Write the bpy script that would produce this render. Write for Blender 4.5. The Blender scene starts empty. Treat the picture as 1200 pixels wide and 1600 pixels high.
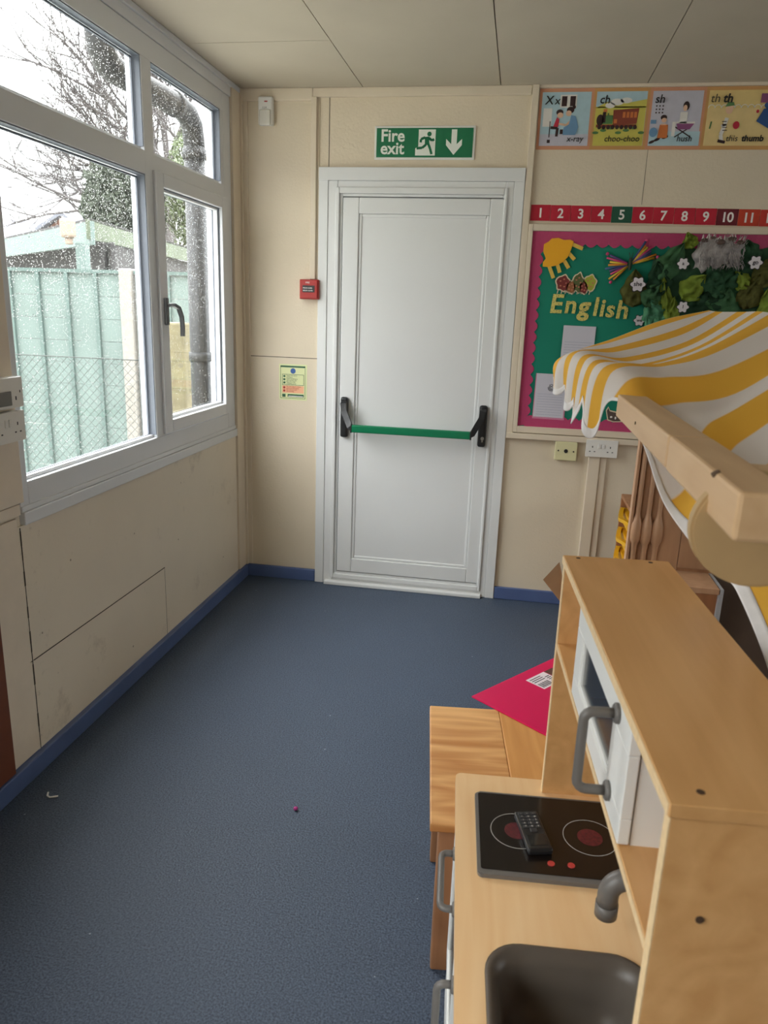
import bpy, bmesh, math, random
from mathutils import Vector, Matrix, noise, Euler
PI = math.pi
random.seed(7)
S = bpy.context.scene
COL = S.collection

# ------------------------------------------------------------------ camera, sky, light, exposure
cam_d = bpy.data.cameras.new('camera')
cam = bpy.data.objects.new('camera', cam_d); COL.objects.link(cam)
cam_d.sensor_fit = 'VERTICAL'; cam_d.sensor_height = 36.0; cam_d.lens = 1168.5*36/1600
cam_d.clip_start = 0.02; cam_d.clip_end = 300
cam.location = (0, 0, 1.51)
_y, _p, _r = math.radians(9.5254), math.radians(-15.0833), math.radians(2.0077)
cam.matrix_world = Matrix.Translation((0, 0, 1.51)) @ (Matrix.Rotation(_y, 4, 'Z') @ Matrix.Rotation(PI/2+_p, 4, 'X') @ Matrix.Rotation(_r, 4, 'Z'))
cam_d.dof.use_dof = True; cam_d.dof.focus_distance = 2.6; cam_d.dof.aperture_fstop = 8.5
S.camera = cam

world = bpy.data.worlds.new('overcast_sky'); S.world = world; world.use_nodes = True
wn = world.node_tree.nodes; wl = world.node_tree.links
SKY_LOW, SKY_HIGH = 3.2, 20.0          # overcast: the zenith is brighter than the horizon
wn['Background'].inputs[0].default_value = (0.985, 0.975, 0.985, 1)
_tc = wn.new('ShaderNodeTexCoord'); _sx = wn.new('ShaderNodeSeparateXYZ'); _mr = wn.new('ShaderNodeMapRange')
_mr.inputs['From Min'].default_value = 0.12; _mr.inputs['From Max'].default_value = 0.9; _mr.inputs['To Min'].default_value = SKY_LOW; _mr.inputs['To Max'].default_value = SKY_HIGH
wl.new(_tc.outputs['Generated'], _sx.inputs[0]); wl.new(_sx.outputs['Z'], _mr.inputs['Value']); wl.new(_mr.outputs[0], wn['Background'].inputs[1])

S.view_settings.view_transform = 'Standard'; S.view_settings.look = 'None'
S.view_settings.gamma = 1.0; S.view_settings.use_curve_mapping = False
S.view_settings.exposure = 0.08

def area(name, loc, rot, sx, sy, power, portal=False, color=(1, 1, 1)):
    d = bpy.data.lights.new(name, 'AREA'); d.shape = 'RECTANGLE'; d.size = sx; d.size_y = sy
    d.energy = power; d.color = color
    d.cycles.is_portal = portal
    o = bpy.data.objects.new(name, d); COL.objects.link(o); o.location = loc; o.rotation_euler = rot
    return o
# daylight portals in the window openings (area lights used only to guide sky light in)
area('window_daylight', (-1.62, 2.88, 1.70), (0, -PI/2, 0), 1.6, 1.85, 1, True)
area('unseen_left_rear_window_daylight', (-1.62, -0.9, 1.70), (0, -PI/2, 0), 1.5, 2.6, 1, True)
area('unseen_right_window_daylight', (4.35, 1.9, 1.7), (0, PI/2, 0), 1.3, 2.2, 1, True)

# ------------------------------------------------------------------ materials
def lin(c):
    return tuple(((x/12.92) if x <= 0.04045 else ((x+0.055)/1.055)**2.4) for x in c)
def rgb(r, g, b): return lin((r/255, g/255, b/255))
MATS = {}
def mat(name, col, rough=0.6, var=0.0, vscale=8.0, bump=0.0, bscale=60.0, spec=0.5, metal=0.0, sub=None, coat=0.0):
    if name in MATS: return MATS[name]
    m = bpy.data.materials.new(name); m.use_nodes = True; MATS[name] = m
    nt = m.node_tree; b = nt.nodes['Principled BSDF']
    b.inputs['Base Color'].default_value = (*col, 1); b.inputs['Roughness'].default_value = rough
    b.inputs['Specular IOR Level'].default_value = spec; b.inputs['Metallic'].default_value = metal
    b.inputs['Coat Weight'].default_value = coat
    tc = nt.nodes.new('ShaderNodeTexCoord')
    n = nt.nodes.new('ShaderNodeTexNoise'); n.inputs['Scale'].default_value = vscale; n.inputs['Detail'].default_value = 5
    nt.links.new(tc.outputs['Object'], n.inputs['Vector'])
    r = nt.nodes.new('ShaderNodeValToRGB')
    r.color_ramp.elements[0].position = 0.3; r.color_ramp.elements[1].position = 0.7
    v = max(var, 0.01)
    r.color_ramp.elements[0].color = (*[c*(1-v) for c in col], 1)
    r.color_ramp.elements[1].color = (*[min(1, c*(1+v)) for c in col], 1)
    nt.links.new(n.outputs['Fac'], r.inputs['Fac']); nt.links.new(r.outputs['Color'], b.inputs['Base Color'])
    if bump > 0:
        n2 = nt.nodes.new('ShaderNodeTexNoise'); n2.inputs['Scale'].default_value = bscale; n2.inputs['Detail'].default_value = 3
        nt.links.new(tc.outputs['Object'], n2.inputs['Vector'])
        bp = nt.nodes.new('ShaderNodeBump'); bp.inputs['Strength'].default_value = bump; bp.inputs['Distance'].default_value = 0.004
        nt.links.new(n2.outputs['Fac'], bp.inputs['Height']); nt.links.new(bp.outputs['Normal'], b.inputs['Normal'])
    return m
def wood(name, c0, c1, axis='Y', scale=1.0, rough=0.45, dist=4.0, streak=(30, 1.6)):
    m = bpy.data.materials.new(name); m.use_nodes = True; MATS[name] = m
    nt = m.node_tree; b = nt.nodes['Principled BSDF']; b.inputs['Roughness'].default_value = rough
    tc = nt.nodes.new('ShaderNodeTexCoord'); mp = nt.nodes.new('ShaderNodeMapping')
    sc = [streak[0]*scale]*3; sc['XYZ'.index(axis)] = streak[1]*scale
    mp.inputs['Scale'].default_value = sc
    nt.links.new(tc.outputs['Object'], mp.inputs['Vector'])
    n = nt.nodes.new('ShaderNodeTexNoise'); n.inputs['Scale'].default_value = 1.0; n.inputs['Detail'].default_value = 6
    n.inputs['Distortion'].default_value = dist*0.1
    nt.links.new(mp.outputs['Vector'], n.inputs['Vector'])
    mp2 = nt.nodes.new('ShaderNodeMapping'); sc2 = [7*scale]*3; sc2['XYZ'.index(axis)] = 1.5*scale
    mp2.inputs['Scale'].default_value = sc2; nt.links.new(tc.outputs['Object'], mp2.inputs['Vector'])
    n3 = nt.nodes.new('ShaderNodeTexNoise'); n3.inputs['Scale'].default_value = 1.0; n3.inputs['Detail'].default_value = 1
    nt.links.new(mp2.outputs['Vector'], n3.inputs['Vector'])
    ml = nt.nodes.new('ShaderNodeMath'); ml.operation = 'MULTIPLY'; ml.inputs[1].default_value = 9.0
    nt.links.new(n3.outputs['Fac'], ml.inputs[0])
    fr = nt.nodes.new('ShaderNodeMath'); fr.operation = 'PINGPONG'; fr.inputs[1].default_value = 0.5
    nt.links.new(ml.outputs[0], fr.inputs[0])
    mx = nt.nodes.new('ShaderNodeMath'); mx.operation = 'MULTIPLY_ADD'; mx.inputs[1].default_value = 0.45
    nt.links.new(fr.outputs[0], mx.inputs[0]); nt.links.new(n.outputs['Fac'], mx.inputs[2])
    r = nt.nodes.new('ShaderNodeValToRGB'); r.color_ramp.elements[0].position = 0.35; r.color_ramp.elements[1].position = 0.85
    r.color_ramp.elements[0].color = (*c0, 1); r.color_ramp.elements[1].color = (*c1, 1)
    nt.links.new(mx.outputs[0], r.inputs['Fac']); nt.links.new(r.outputs['Color'], b.inputs['Base Color'])
    return m

cream = mat('cream_wall_paint', rgb(222, 208, 184), 0.55, 0.03, 3, 0.35, 90)
cream_smooth = mat('cream_gloss_paint', rgb(222, 208, 186), 0.4, 0.03, 5)
ceil_m = mat('ceiling_tile_paint', rgb(192, 182, 164), 0.8, 0.03, 4)
gap_m = mat('dark_panel_gap', rgb(70, 62, 50), 0.9)
grime = mat('brown_wall_grime', rgb(96, 80, 60), 0.9, 0.3, 40)
upvc = mat('white_upvc', rgb(216, 218, 221), 0.28, 0.01)
upvc_door = mat('white_door_upvc', rgb(226, 227, 226), 0.35, 0.01, 3, 0.05, 250)
gasket_and_reveal_shade = mat('grey_gasket_and_reveal_shade', rgb(104, 110, 120), 0.5)
blue_skirt = mat('blue_skirting_paint', rgb(84, 102, 146), 0.35, 0.08, 12)
black_pl = mat('black_plastic', rgb(34, 35, 37), 0.35)
green_bar = mat('green_bar_paint', rgb(0, 118, 78), 0.3)
steel = mat('steel', rgb(170, 170, 168), 0.3, metal=1.0)
white_pl = mat('white_plastic', rgb(232, 230, 224), 0.35)
cream_pl = mat('ivory_plastic', rgb(222, 216, 170), 0.4)
red_pl = mat('red_plastic', rgb(170, 38, 34), 0.4)
sign_green = mat('sign_green', rgb(8, 112, 72), 0.45)
sign_white = mat('sign_white', rgb(232, 236, 226), 0.45)
black_ink = mat('black_ink', rgb(30, 28, 28), 0.6)
white_ink = mat('white_ink', rgb(245, 240, 235), 0.6)
grey_pl = mat('grey_handle_plastic', rgb(110, 106, 102), 0.42)
sink_m = mat('grey_sink_plastic', rgb(128, 118, 108), 0.3)
hob_m = mat('black_hob_glass', rgb(28, 22, 20), 0.22)
white_paint = mat('white_cabinet_paint', rgb(236, 236, 232), 0.4)
birch_top = wood('birch_ply', rgb(208, 156, 98), rgb(226, 176, 118), 'Y', 1.0, 0.38)
birch_work = wood('birch_worktop', rgb(238, 192, 138), rgb(246, 208, 158), 'Y', 1.2, 0.4)
ply_edge = mat('ply_edge', rgb(236, 206, 160), 0.6, 0.08, 120)
beech_a = wood('worn_beech', rgb(190, 128, 70), rgb(232, 180, 118), 'X', 1.0, 0.5)
beech_b = wood('orange_beech', rgb(200, 138, 74), rgb(218, 158, 92), 'Y', 1.0, 0.45)
beech_dark = wood('brown_beech', rgb(140, 96, 64), rgb(172, 124, 88), 'Z', 1.0, 0.5)
pine = wood('pine_rail', rgb(208, 170, 128), rgb(224, 190, 148), 'Y', 1.0, 0.5)
mdf = mat('plywood_disc', rgb(190, 158, 112), 0.6, 0.04, 20)
oak = wood('oak_veneer', rgb(188, 146, 112), rgb(200, 158, 124), 'Z', 1.0, 0.45)
oak_red = wood('red_oak_veneer', rgb(160, 108, 72), rgb(180, 126, 86), 'Z', 1.0, 0.45)
dark_in = mat('dark_shelf_interior', rgb(104, 86, 74), 0.8, 0.1, 6)
yellow_pl = mat('yellow_tray_plastic', rgb(236, 178, 20), 0.35)
card_m = mat('cardboard', rgb(196, 160, 124), 0.8, 0.05, 20)
pink_pl = mat('pink_board', rgb(214, 8, 84), 0.35, 0.03, 6)
label_m = mat('label_paper', rgb(232, 222, 226), 0.6)
brown_door = mat('brown_door_paint', rgb(112, 62, 40), 0.5, 0.1, 10)
conc = mat('concrete_post', rgb(116, 112, 106), 0.9, 0.12, 30)
ground_m = mat('outdoor_paving', rgb(150, 150, 142), 0.95, 0.15, 5)
fence_m = mat('green_fence_paint', rgb(84, 97, 93), 0.75, 0.10, 3)
fence_dk = mat('green_fence_batten', rgb(66, 82, 78), 0.75, 0.08, 6)
wire_m = mat('galvanised_wire', rgb(44, 48, 46), 0.7)
pipe_m = mat('black_downpipe', rgb(20, 22, 25), 0.6)
shed_m = mat('shed_fascia_paint', rgb(84, 98, 94), 0.7, 0.06, 4)
moss_m = mat('mossy_fascia', rgb(78, 86, 70), 0.9, 0.2, 6)
shed_dk = mat('dark_shed_wall', rgb(48, 46, 46), 0.9, 0.2, 4)
brick = mat('brick', rgb(112, 84, 72), 0.9, 0.12, 10)
slate = mat('slate_roof', rgb(96, 98, 106), 0.8, 0.12, 6)
bark = mat('grey_bark', rgb(70, 66, 66), 0.9, 0.15, 10)
leaf_out = mat('evergreen_leaves', rgb(50, 58, 44), 0.7, 0.25, 2)
leaf_out2 = mat('pale_leaves', rgb(74, 86, 54), 0.7, 0.25, 2)
moss_post = mat('mossy_wood_post', rgb(90, 84, 62), 0.9, 0.25, 14)
lantern_m = mat('cream_lantern', rgb(128, 112, 98), 0.5)
yel_cloth = rgb(252, 196, 80); wht_cloth = rgb(244, 238, 232)

# carpet
carpet = bpy.data.materials.new('blue_cord_carpet'); carpet.use_nodes = True
nt = carpet.node_tree; b = nt.nodes['Principled BSDF']; b.inputs['Roughness'].default_value = 0.55; b.inputs['Specular IOR Level'].default_value = 0.5
tc = nt.nodes.new('ShaderNodeTexCoord')
n1 = nt.nodes.new('ShaderNodeTexNoise'); n1.inputs['Scale'].default_value = 190; n1.inputs['Detail'].default_value = 3
n2 = nt.nodes.new('ShaderNodeTexNoise'); n2.inputs['Scale'].default_value = 2.5; n2.inputs['Detail'].default_value = 4
n4 = nt.nodes.new('ShaderNodeTexVoronoi'); n4.inputs['Scale'].default_value = 9
for n in (n1, n2, n4): nt.links.new(tc.outputs['Object'], n.inputs['Vector'])
r1 = nt.nodes.new('ShaderNodeValToRGB')
r1.color_ramp.elements[0].position = 0.30; r1.color_ramp.elements[0].color = (*rgb(42, 53, 71), 1)
r1.color_ramp.elements[1].position = 0.72; r1.color_ramp.elements[1].color = (*rgb(88, 103, 124), 1)
nt.links.new(n1.outputs['Fac'], r1.inputs['Fac'])
mx = nt.nodes.new('ShaderNodeMixRGB'); mx.blend_type = 'MULTIPLY'; mx.inputs['Fac'].default_value = 0.5
r2 = nt.nodes.new('ShaderNodeValToRGB'); r2.color_ramp.elements[0].position = 0.3; r2.color_ramp.elements[0].color = (0.75, 0.75, 0.75, 1)
nt.links.new(n2.outputs['Fac'], r2.inputs['Fac'])
nt.links.new(r1.outputs['Color'], mx.inputs['Color1']); nt.links.new(r2.outputs['Color'], mx.inputs['Color2'])
r3 = nt.nodes.new('ShaderNodeValToRGB'); r3.color_ramp.elements[0].position = 0.018; r3.color_ramp.elements[0].color = (1, 1, 1, 1)
r3.color_ramp.elements[1].position = 0.03; r3.color_ramp.elements[1].color = (0, 0, 0, 1)
nt.links.new(n4.outputs['Distance'], r3.inputs['Fac'])
mx2 = nt.nodes.new('ShaderNodeMixRGB'); mx2.inputs['Color2'].default_value = (*rgb(150, 158, 170), 1)
nt.links.new(r3.outputs['Color'], mx2.inputs['Fac']); nt.links.new(mx.outputs['Color'], mx2.inputs['Color1'])
nt.links.new(mx2.outputs['Color'], b.inputs['Base Color'])
bp = nt.nodes.new('ShaderNodeBump'); bp.inputs['Strength'].default_value = 0.5; bp.inputs['Distance'].default_value = 0.004
nt.links.new(n1.outputs['Fac'], bp.inputs['Height']); nt.links.new(bp.outputs['Normal'], b.inputs['Normal'])

# cream board of the left wall with grime near its edges (wear with its own shape)
def grimy(name, col):
    m = mat(name, col, 0.6, 0.03, 3, 0.1, 60); nt = m.node_tree; b = nt.nodes['Principled BSDF']
    prev = b.inputs['Base Color'].links[0].from_socket
    tc = nt.nodes.new('ShaderNodeTexCoord')
    n = nt.nodes.new('ShaderNodeTexNoise'); n.inputs['Scale'].default_value = 5; n.inputs['Detail'].default_value = 8; n.inputs['Roughness'].default_value = 0.7
    v = nt.nodes.new('ShaderNodeTexVoronoi'); v.inputs['Scale'].default_value = 11
    nt.links.new(tc.outputs['Object'], n.inputs['Vector']); nt.links.new(tc.outputs['Object'], v.inputs['Vector'])
    r = nt.nodes.new('ShaderNodeValToRGB'); r.color_ramp.elements[0].position = 0.58; r.color_ramp.elements[0].color = (0, 0, 0, 1)
    r.color_ramp.elements[1].position = 0.8; r.color_ramp.elements[1].color = (0.5, 0.5, 0.5, 1)
    rv = nt.nodes.new('ShaderNodeValToRGB'); rv.color_ramp.elements[0].position = 0.03; rv.color_ramp.elements[0].color = (0.8, 0.8, 0.8, 1)
    rv.color_ramp.elements[1].position = 0.06; rv.color_ramp.elements[1].color = (0, 0, 0, 1)
    nt.links.new(n.outputs['Fac'], r.inputs['Fac']); nt.links.new(v.outputs['Distance'], rv.inputs['Fac'])
    ad = nt.nodes.new('ShaderNodeMath'); ad.operation = 'MAXIMUM'
    nt.links.new(r.outputs['Color'], ad.inputs[0]); nt.links.new(rv.outputs['Color'], ad.inputs[1])
    sy = nt.nodes.new('ShaderNodeSeparateXYZ'); nt.links.new(tc.outputs['Object'], sy.inputs[0])
    mr = nt.nodes.new('ShaderNodeMapRange'); mr.inputs['From Min'].default_value = 2.16; mr.inputs['From Max'].default_value = 1.96; mr.inputs['To Max'].default_value = 0.75; nt.links.new(sy.outputs['Y'], mr.inputs['Value'])
    n5 = nt.nodes.new('ShaderNodeTexNoise'); n5.inputs['Scale'].default_value = 26; n5.inputs['Detail'].default_value = 9; n5.inputs['Roughness'].default_value = 0.75; nt.links.new(tc.outputs['Object'], n5.inputs['Vector'])
    r5 = nt.nodes.new('ShaderNodeValToRGB'); r5.color_ramp.elements[0].position = 0.57; r5.color_ramp.elements[0].color = (0, 0, 0, 1); r5.color_ramp.elements[1].position = 0.78; nt.links.new(n5.outputs['Fac'], r5.inputs['Fac'])
    m5 = nt.nodes.new('ShaderNodeMath'); m5.operation = 'MULTIPLY'; nt.links.new(mr.outputs[0], m5.inputs[0]); nt.links.new(r5.outputs['Color'], m5.inputs[1])
    ad2 = nt.nodes.new('ShaderNodeMath'); ad2.operation = 'MAXIMUM'; nt.links.new(ad.outputs[0], ad2.inputs[0]); nt.links.new(m5.outputs[0], ad2.inputs[1]); ad = ad2
    mx = nt.nodes.new('ShaderNodeMixRGB'); mx.inputs['Color2'].default_value = (*rgb(110, 90, 66), 1)
    nt.links.new(ad.outputs[0], mx.inputs['Fac']); nt.links.new(prev, mx.inputs['Color1'])
    nt.links.new(mx.outputs['Color'], b.inputs['Base Color'])
    return m
cream_board = grimy('cream_wall_board', rgb(224, 212, 192))

# thin window glass: mostly clear with a fresnel sheen
glass = bpy.data.materials.new('window_glass'); glass.use_nodes = True
nt = glass.node_tree; nt.nodes.remove(nt.nodes['Principled BSDF'])
tr = nt.nodes.new('ShaderNodeBsdfTransparent'); gl = nt.nodes.new('ShaderNodeBsdfGlossy'); gl.inputs['Roughness'].default_value = 0.02
ms = nt.nodes.new('ShaderNodeMixShader'); ms.inputs[0].default_value = 0.06
tr.inputs[0].default_value = (0.95, 0.97, 0.965, 1)
nt.links.new(tr.outputs[0], ms.inputs[1]); nt.links.new(gl.outputs[0], ms.inputs[2]); nt.links.new(ms.outputs[0], nt.nodes['Material Output'].inputs[0])
glass_dk = bpy.data.materials.new('toy_door_pane'); glass_dk.use_nodes = True
nt = glass_dk.node_tree; nt.nodes.remove(nt.nodes['Principled BSDF'])
tr = nt.nodes.new('ShaderNodeBsdfTransparent'); gl = nt.nodes.new('ShaderNodeBsdfGlossy'); gl.inputs['Roughness'].default_value = 0.12
ms = nt.nodes.new('ShaderNodeMixShader'); ms.inputs[0].default_value = 0.3
tr.inputs[0].default_value = (0.62, 0.62, 0.62, 1)
nt.links.new(tr.outputs[0], ms.inputs[1]); nt.links.new(gl.outputs[0], ms.inputs[2]); nt.links.new(ms.outputs[0], nt.nodes['Material Output'].inputs[0])
water = bpy.data.materials.new('rain_water'); water.use_nodes = True
b = water.node_tree.nodes['Principled BSDF']; b.inputs['Transmission Weight'].default_value = 1; b.inputs['IOR'].default_value = 1.33
b.inputs['Roughness'].default_value = 0.03

# striped cloth: the stripe runs along the U coordinate of the sheet
cloth = bpy.data.materials.new('yellow_striped_cotton'); cloth.use_nodes = True
nt = cloth.node_tree; b = nt.nodes['Principled BSDF']; b.inputs['Roughness'].default_value = 0.9; b.inputs['Specular IOR Level'].default_value = 0.15
uv = nt.nodes.new('ShaderNodeUVMap'); uv.uv_map = 'UVMap'; sx = nt.nodes.new('ShaderNodeSeparateXYZ'); nt.links.new(uv.outputs[0], sx.inputs[0])
pp = nt.nodes.new('ShaderNodeMath'); pp.operation = 'PINGPONG'; pp.inputs[1].default_value = 0.5; nt.links.new(sx.outputs['X'], pp.inputs[0])
rr = nt.nodes.new('ShaderNodeValToRGB')
rr.color_ramp.elements[0].position = 0.215; rr.color_ramp.elements[0].color = (*yel_cloth, 1)
rr.color_ramp.elements[1].position = 0.24; rr.color_ramp.elements[1].color = (*wht_cloth, 1)
nt.links.new(pp.outputs[0], rr.inputs['Fac']); nt.links.new(rr.outputs['Color'], b.inputs['Base Color'])
tcn = nt.nodes.new('ShaderNodeTexCoord'); wv = nt.nodes.new('ShaderNodeTexNoise'); wv.inputs['Scale'].default_value = 500
nt.links.new(tcn.outputs['Object'], wv.inputs['Vector'])
bp = nt.nodes.new('ShaderNodeBump'); bp.inputs['Strength'].default_value = 0.25; bp.inputs['Distance'].default_value = 0.001
nt.links.new(wv.outputs['Fac'], bp.inputs['Height']); nt.links.new(bp.outputs['Normal'], b.inputs['Normal'])
tl = nt.nodes.new('ShaderNodeBsdfTranslucent'); nt.links.new(rr.outputs['Color'], tl.inputs['Color'])   # thin cotton lets some daylight through
ms = nt.nodes.new('ShaderNodeMixShader'); ms.inputs[0].default_value = 0.3
nt.links.new(b.outputs[0], ms.inputs[1]); nt.links.new(tl.outputs[0], ms.inputs[2]); nt.links.new(ms.outputs[0], nt.nodes['Material Output'].inputs[0])
hem_m = mat('white_hem_tape', rgb(238, 235, 234), 0.85, 0.04, 60)

# ------------------------------------------------------------------ mesh helpers
class MB:
    def __init__(s): s.bm = bmesh.new()
    def box(s, x0, x1, y0, y1, z0, z1, bev=0.0, seg=2, mtx=None):
        vs = [s.bm.verts.new((x, y, z)) for x in (x0, x1) for y in (y0, y1) for z in (z0, z1)]
        fs = [(0,1,3,2),(4,6,7,5),(0,4,5,1),(2,3,7,6),(0,2,6,4),(1,5,7,3)]
        faces = [s.bm.faces.new([vs[i] for i in f]) for f in fs]
        if mtx is not None: bmesh.ops.transform(s.bm, matrix=mtx, verts=vs)
        if bev > 0:
            es = list({e for f in faces for e in f.edges})
            bmesh.ops.bevel(s.bm, geom=es, offset=bev, segments=seg, affect='EDGES', profile=0.5)
        return s
    def tube(s, pts, r, seg=14, cap=True, close=False):
        pts = [Vector(p) for p in pts]; n = len(pts)
        rs = r if isinstance(r, (list, tuple)) else [r]*n
        rings = []; up = None
        for i, p in enumerate(pts):
            if close: t = (pts[(i+1) % n]-pts[i-1]).normalized()
            else: t = (pts[min(i+1, n-1)]-pts[max(i-1, 0)]).normalized()
            if up is None:
                up = Vector((0, 0, 1)) if abs(t.z) < 0.9 else Vector((1, 0, 0))
            a = t.cross(up).normalized(); up = a.cross(t).normalized()
            rings.append([s.bm.verts.new(p+(a*math.cos(2*PI*k/seg)+up*math.sin(2*PI*k/seg))*rs[i]) for k in range(seg)])
        m = n if close else n-1
        for i in range(m):
            A, B = rings[i], rings[(i+1) % n]
            for k in range(seg):
                f = s.bm.faces.new((A[k], B[k], B[(k+1) % seg], A[(k+1) % seg])); f.smooth = True
        if cap and not close:
            s.bm.faces.new(rings[0]); s.bm.faces.new(rings[-1][::-1])
        return s
    def strap(s, pts, w, h, side=(0, 0, 1)):
        """rectangular bar swept through pts; width w along side, thickness h across"""
        pts = [Vector(p) for p in pts]; side = Vector(side); rings = []
        for i, p in enumerate(pts):
            t = (pts[min(i+1, len(pts)-1)]-pts[max(i-1, 0)]).normalized(); a = t.cross(side).normalized()
            rings.append([s.bm.verts.new(p+side*w/2*u+a*h/2*v) for u, v in ((-1,-1),(1,-1),(1,1),(-1,1))])
        for A, B in zip(rings, rings[1:]):
            for k in range(4): s.bm.faces.new((A[k], B[k], B[(k+1) % 4], A[(k+1) % 4]))
        s.bm.faces.new(rings[0][::-1]); s.bm.faces.new(rings[-1])
        return s
    def prism(s, poly, z0, z1, mtx=None, bev=0.0):
        A = [s.bm.verts.new((x, y, z0)) for x, y in poly]; B = [s.bm.verts.new((x, y, z1)) for x, y in poly]
        n = len(poly); fs = [s.bm.faces.new(A[::-1]), s.bm.faces.new(B)]
        for k in range(n): fs.append(s.bm.faces.new((A[k], A[(k+1) % n], B[(k+1) % n], B[k])))
        if mtx is not None: bmesh.ops.transform(s.bm, matrix=mtx, verts=A+B)
        if bev > 0:
            es = list(fs[1].edges)
            bmesh.ops.bevel(s.bm, geom=es, offset=bev, segments=2, affect='EDGES')
        return s
    def wall(s, poly, y, th=0.001):
        """polygon given as (x, z) on the door wall, standing off by th towards the room"""
        return s.prism([(x, z) for x, z in poly], 0, th, Matrix(((1,0,0,0),(0,0,-1,y),(0,1,0,0),(0,0,0,1))))
    def wbox(s, x0, x1, z0, z1, y, th=0.001): return s.wall([(x0,z0),(x1,z0),(x1,z1),(x0,z1)], y, th)
    def well(s, x, z, rx, rz, y, th=0.001, n=20, rot=0):
        c, q = math.cos(rot), math.sin(rot)
        return s.wall([(x+rx*math.cos(a)*c-rz*math.sin(a)*q, z+rx*math.cos(a)*q+rz*math.sin(a)*c) for a in [2*PI*k/n for k in range(n)]], y, th)
    def wline(s, pts, w, y, th=0.001):
        for (a, b), (c, d) in zip(pts, pts[1:]):
            L = math.hypot(c-a, d-b) or 1e-6; nx, nz = -(d-b)/L*w/2, (c-a)/L*w/2
            s.wall([(a-nx, b-nz), (c-nx, d-nz), (c+nx, d+nz), (a+nx, b+nz)], y, th)
        return s
    def text(s, txt, size, mtx, ext=0.0006, bold=0.0, shear=0.0, align='LEFT', space=1.0):
        cu = bpy.data.curves.new('t', 'FONT'); cu.body = txt; cu.size = size; cu.extrude = ext; cu.offset = bold
        cu.shear = shear; cu.align_x = align; cu.resolution_u = 3; cu.space_character = space
        o = bpy.data.objects.new('t', cu); COL.objects.link(o)
        dg = bpy.context.evaluated_depsgraph_get(); me = bpy.data.meshes.new_from_object(o.evaluated_get(dg))
        me.transform(mtx); s.bm.from_mesh(me)
        bpy.data.objects.remove(o); bpy.data.curves.remove(cu); bpy.data.meshes.remove(me)
        return s
    def wtext(s, txt, size, x, z, y, **k):
        return s.text(txt, size, Matrix.Translation((x, y-0.0004, z)) @ Matrix.Rotation(PI/2, 4, 'X'), **k)
    def grid(s, P, smooth=True):
        V = [[s.bm.verts.new(p) for p in row] for row in P]
        for i in range(len(V)-1):
            for j in range(len(V[0])-1):
                f = s.bm.faces.new((V[i][j], V[i][j+1], V[i+1][j+1], V[i+1][j])); f.smooth = smooth
        return V
    def blob(s, c, r, seg=2, sc=(1,1,1)):
        ret = bmesh.ops.create_icosphere(s.bm, subdivisions=seg, radius=r, matrix=Matrix.Translation(c) @ Matrix.Diagonal((*sc, 1)))
        for v in ret['verts']:
            for f in v.link_faces: f.smooth = True
        return s

def obj(name, mb, m, parent=None, label=None):
    me = bpy.data.meshes.new(name); bmesh.ops.recalc_face_normals(mb.bm, faces=mb.bm.faces) if not getattr(mb, 'nofix', 0) else None
    mb.bm.to_mesh(me); mb.bm.free(); me.materials.append(m)
    o = bpy.data.objects.new(name, me); COL.objects.link(o)
    if parent is not None:
        o.parent = parent
        if parent.type == 'EMPTY' and not parent.get('_loc'):
            o.matrix_parent_inverse = Matrix.Translation(-parent.location)
    if label: o['label'] = label
    return o
def tag(o, label, cat, group=None, kind=None):
    if label: o['label'] = label
    if cat: o['category'] = cat
    if group: o['group'] = group
    if kind: o['kind'] = kind
    return o
def thing(name, label, cat, loc=(0, 0, 0), rotz=None, group=None):
    o = bpy.data.objects.new(name, None); COL.objects.link(o); o.location = loc; o.empty_display_size = 0.05
    if rotz is not None: o.rotation_euler = (0, 0, rotz); LOCALS.append(o); o['_loc'] = 1
    return tag(o, label, cat, group)
LOCALS = []
def struct(name, mb, m, parent=None):
    o = obj(name, mb, m, parent)
    if parent is None: o['kind'] = 'structure'
    return o
def sempty(name, loc):
    o = bpy.data.objects.new(name, None); COL.objects.link(o); o.location = loc; o['kind'] = 'structure'; return o
def B(*a, **k): return MB().box(*a, **k)

# ------------------------------------------------------------------ room shell
XL, YF, ZC = -1.467, 3.926, 2.541
XR, YB = 4.2, -2.6
struct('floor', B(XL-0.1, XR+0.1, YB-0.1, YF+0.1, -0.1, 0), carpet)
struct('wall_far', B(XL-0.12, XR+0.12, YF, YF+0.12, -0.1, ZC+0.1), cream)
q = MB(); q.box(XR, XR+0.12, YB-0.1, 0.8, -0.1, ZC+0.1); q.box(XR, XR+0.12, 3.0, YF, -0.1, ZC+0.1)
q.box(XR, XR+0.12, 0.8, 3.0, -0.1, 1.05); q.box(XR, XR+0.12, 0.8, 3.0, 2.35, ZC+0.1); struct('wall_right', q, cream)
struct('wall_back', B(XL-0.12, XR+0.12, YB-0.12, YB, -0.1, ZC+0.1), cream)
# left wall: openings for the window in view and an unseen one added for its light
LW = MB()
LW.box(XL-0.12, XL, 3.80, YF+0.12, -0.1, ZC+0.1); LW.box(XL-0.12, XL-0.004, 1.985, 3.80, -0.1, 0.86)
LW.box(XL-0.12, XL, 1.985, 3.80, 2.46, ZC+0.1); LW.box(XL-0.12, XL, 0.4, 1.985, -0.1, ZC+0.1)
LW.box(XL-0.12, XL, -2.2, 0.4, -0.1, 0.95); LW.box(XL-0.12, XL, -2.2, 0.4, 2.40, ZC+0.1); LW.box(XL-0.12, XL, YB, -2.2, -0.1, ZC+0.1)
struct('wall_left', LW, cream_board)
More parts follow.
